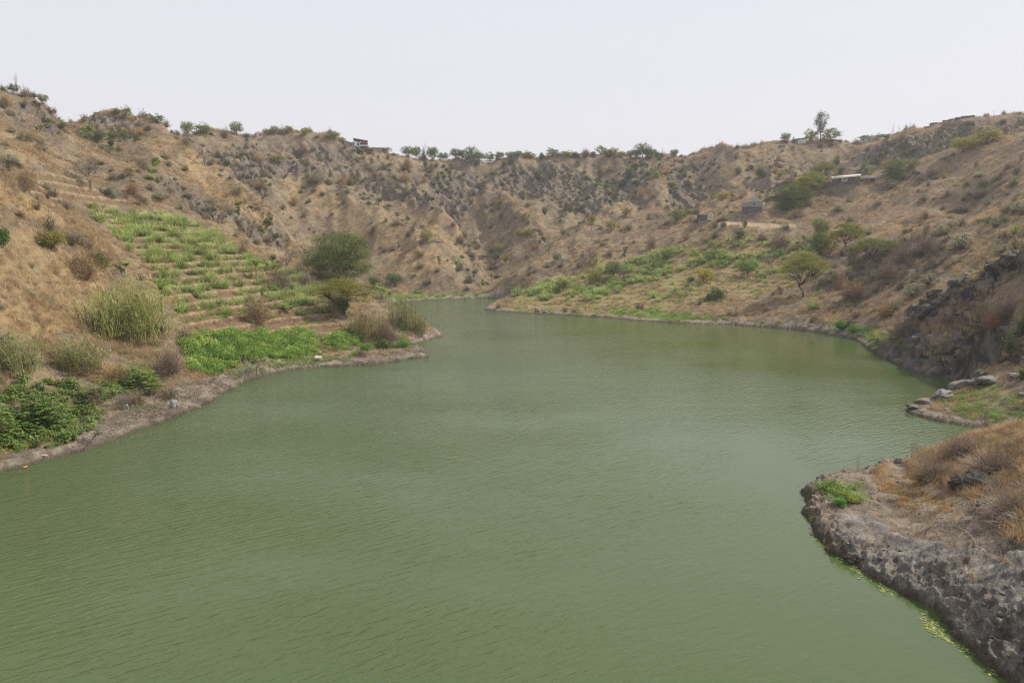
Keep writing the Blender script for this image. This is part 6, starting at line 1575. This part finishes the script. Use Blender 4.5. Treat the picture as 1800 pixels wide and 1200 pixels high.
# algae scum
R = np.random.RandomState(77); A_ = Acc()
for (u, v, n_, su, sv) in ((1640, 1102, 70, 10, 7), (1655, 1116, 60, 12, 4), (1625, 1085, 18, 5, 4), (1492, 990, 60, 10, 5), (1520, 1003, 90, 14, 7), (1552, 1036, 30, 8, 3), (1470, 972, 30, 6, 4), (1420, 880, 20, 3, 8), (1700, 1145, 22, 10, 4), (1750, 1180, 30, 10, 5), (1408, 862, 16, 6, 2), (1430, 940, 22, 4, 6)):
    uu = u + R.normal(size=n_) * su; vv = v + R.normal(size=n_) * sv + (uu - u) * .6; x, y = onwater(uu, vv)
    P = np.stack([x, y, np.full(n_, .012)], 1); a_ = R.uniform(0, 2 * pi, n_); s_ = R.uniform(.02, .08, n_)
    V_ = np.stack([P + np.stack([np.cos(a_ + q) * s_ * R.uniform(.6, 1.2, n_), np.sin(a_ + q) * s_ * R.uniform(.6, 1.2, n_), R.uniform(-.006, .012, n_)], 1) for q in (0, 1.57, 3.14, 4.71)], 1)
    A_.add(V_, np.arange(4 * n_).reshape(n_, 4), np.repeat(np.array([[.24, .26, .07]]) * R.uniform(.6, 1.2, (n_, 1)), 4, 0))
obj('algae_scum', A_.mesh('algae_scum', M_WOOD), kind='stuff', label='yellow green algae scum floating along the near bank', category='algae')
# drowned twigs breaking the surface near the left shore
A_ = Acc()
for (u, v, n_) in ((205, 778, 26), (255, 765, 22), (310, 742, 18), (424, 683, 14), (760, 633, 30), (640, 648, 14)):
    x, y = onwater(u + R.normal(size=n_) * 12, v + R.normal(size=n_) * 2.5); P = np.stack([x, y, np.full(n_, -.05)], 1); sticks(A_, P, P + R.normal(size=(n_, 3)) * [.16, .16, .08] + [0, 0, .22], .009, .006, (.16, .13, .09), R=R)
obj('drowned_twigs', A_.mesh('drowned_twigs', M_WOOD), kind='stuff', label='drowned twigs sticking out of the water by the left bank', category='twigs')
# ------------------------------------------------------------------ dusty air
V_ = [(x, y, z) for z in (-6.5, 78) for y in (-80, 1000) for x in (-960, 960)]
m = bpy.data.materials.new('dusty_air'); m.use_nodes = True; t = m.node_tree; t.nodes.clear()
pv = t.nodes.new('ShaderNodeVolumePrincipled'); pv.inputs['Color'].default_value = (.93, .92, .95, 1); pv.inputs['Density'].default_value = .00033; pv.inputs['Anisotropy'].default_value = .25
oo = t.nodes.new('ShaderNodeOutputMaterial'); t.links.new(pv.outputs[0], oo.inputs['Volume'])
obj('haze', mesh_np('haze', V_, [(0, 2, 3, 1), (4, 5, 7, 6), (0, 1, 5, 4), (2, 6, 7, 3), (0, 4, 6, 2), (1, 3, 7, 5)], [m]), kind='stuff', label='thin dusty air over the whole valley', category='haze')
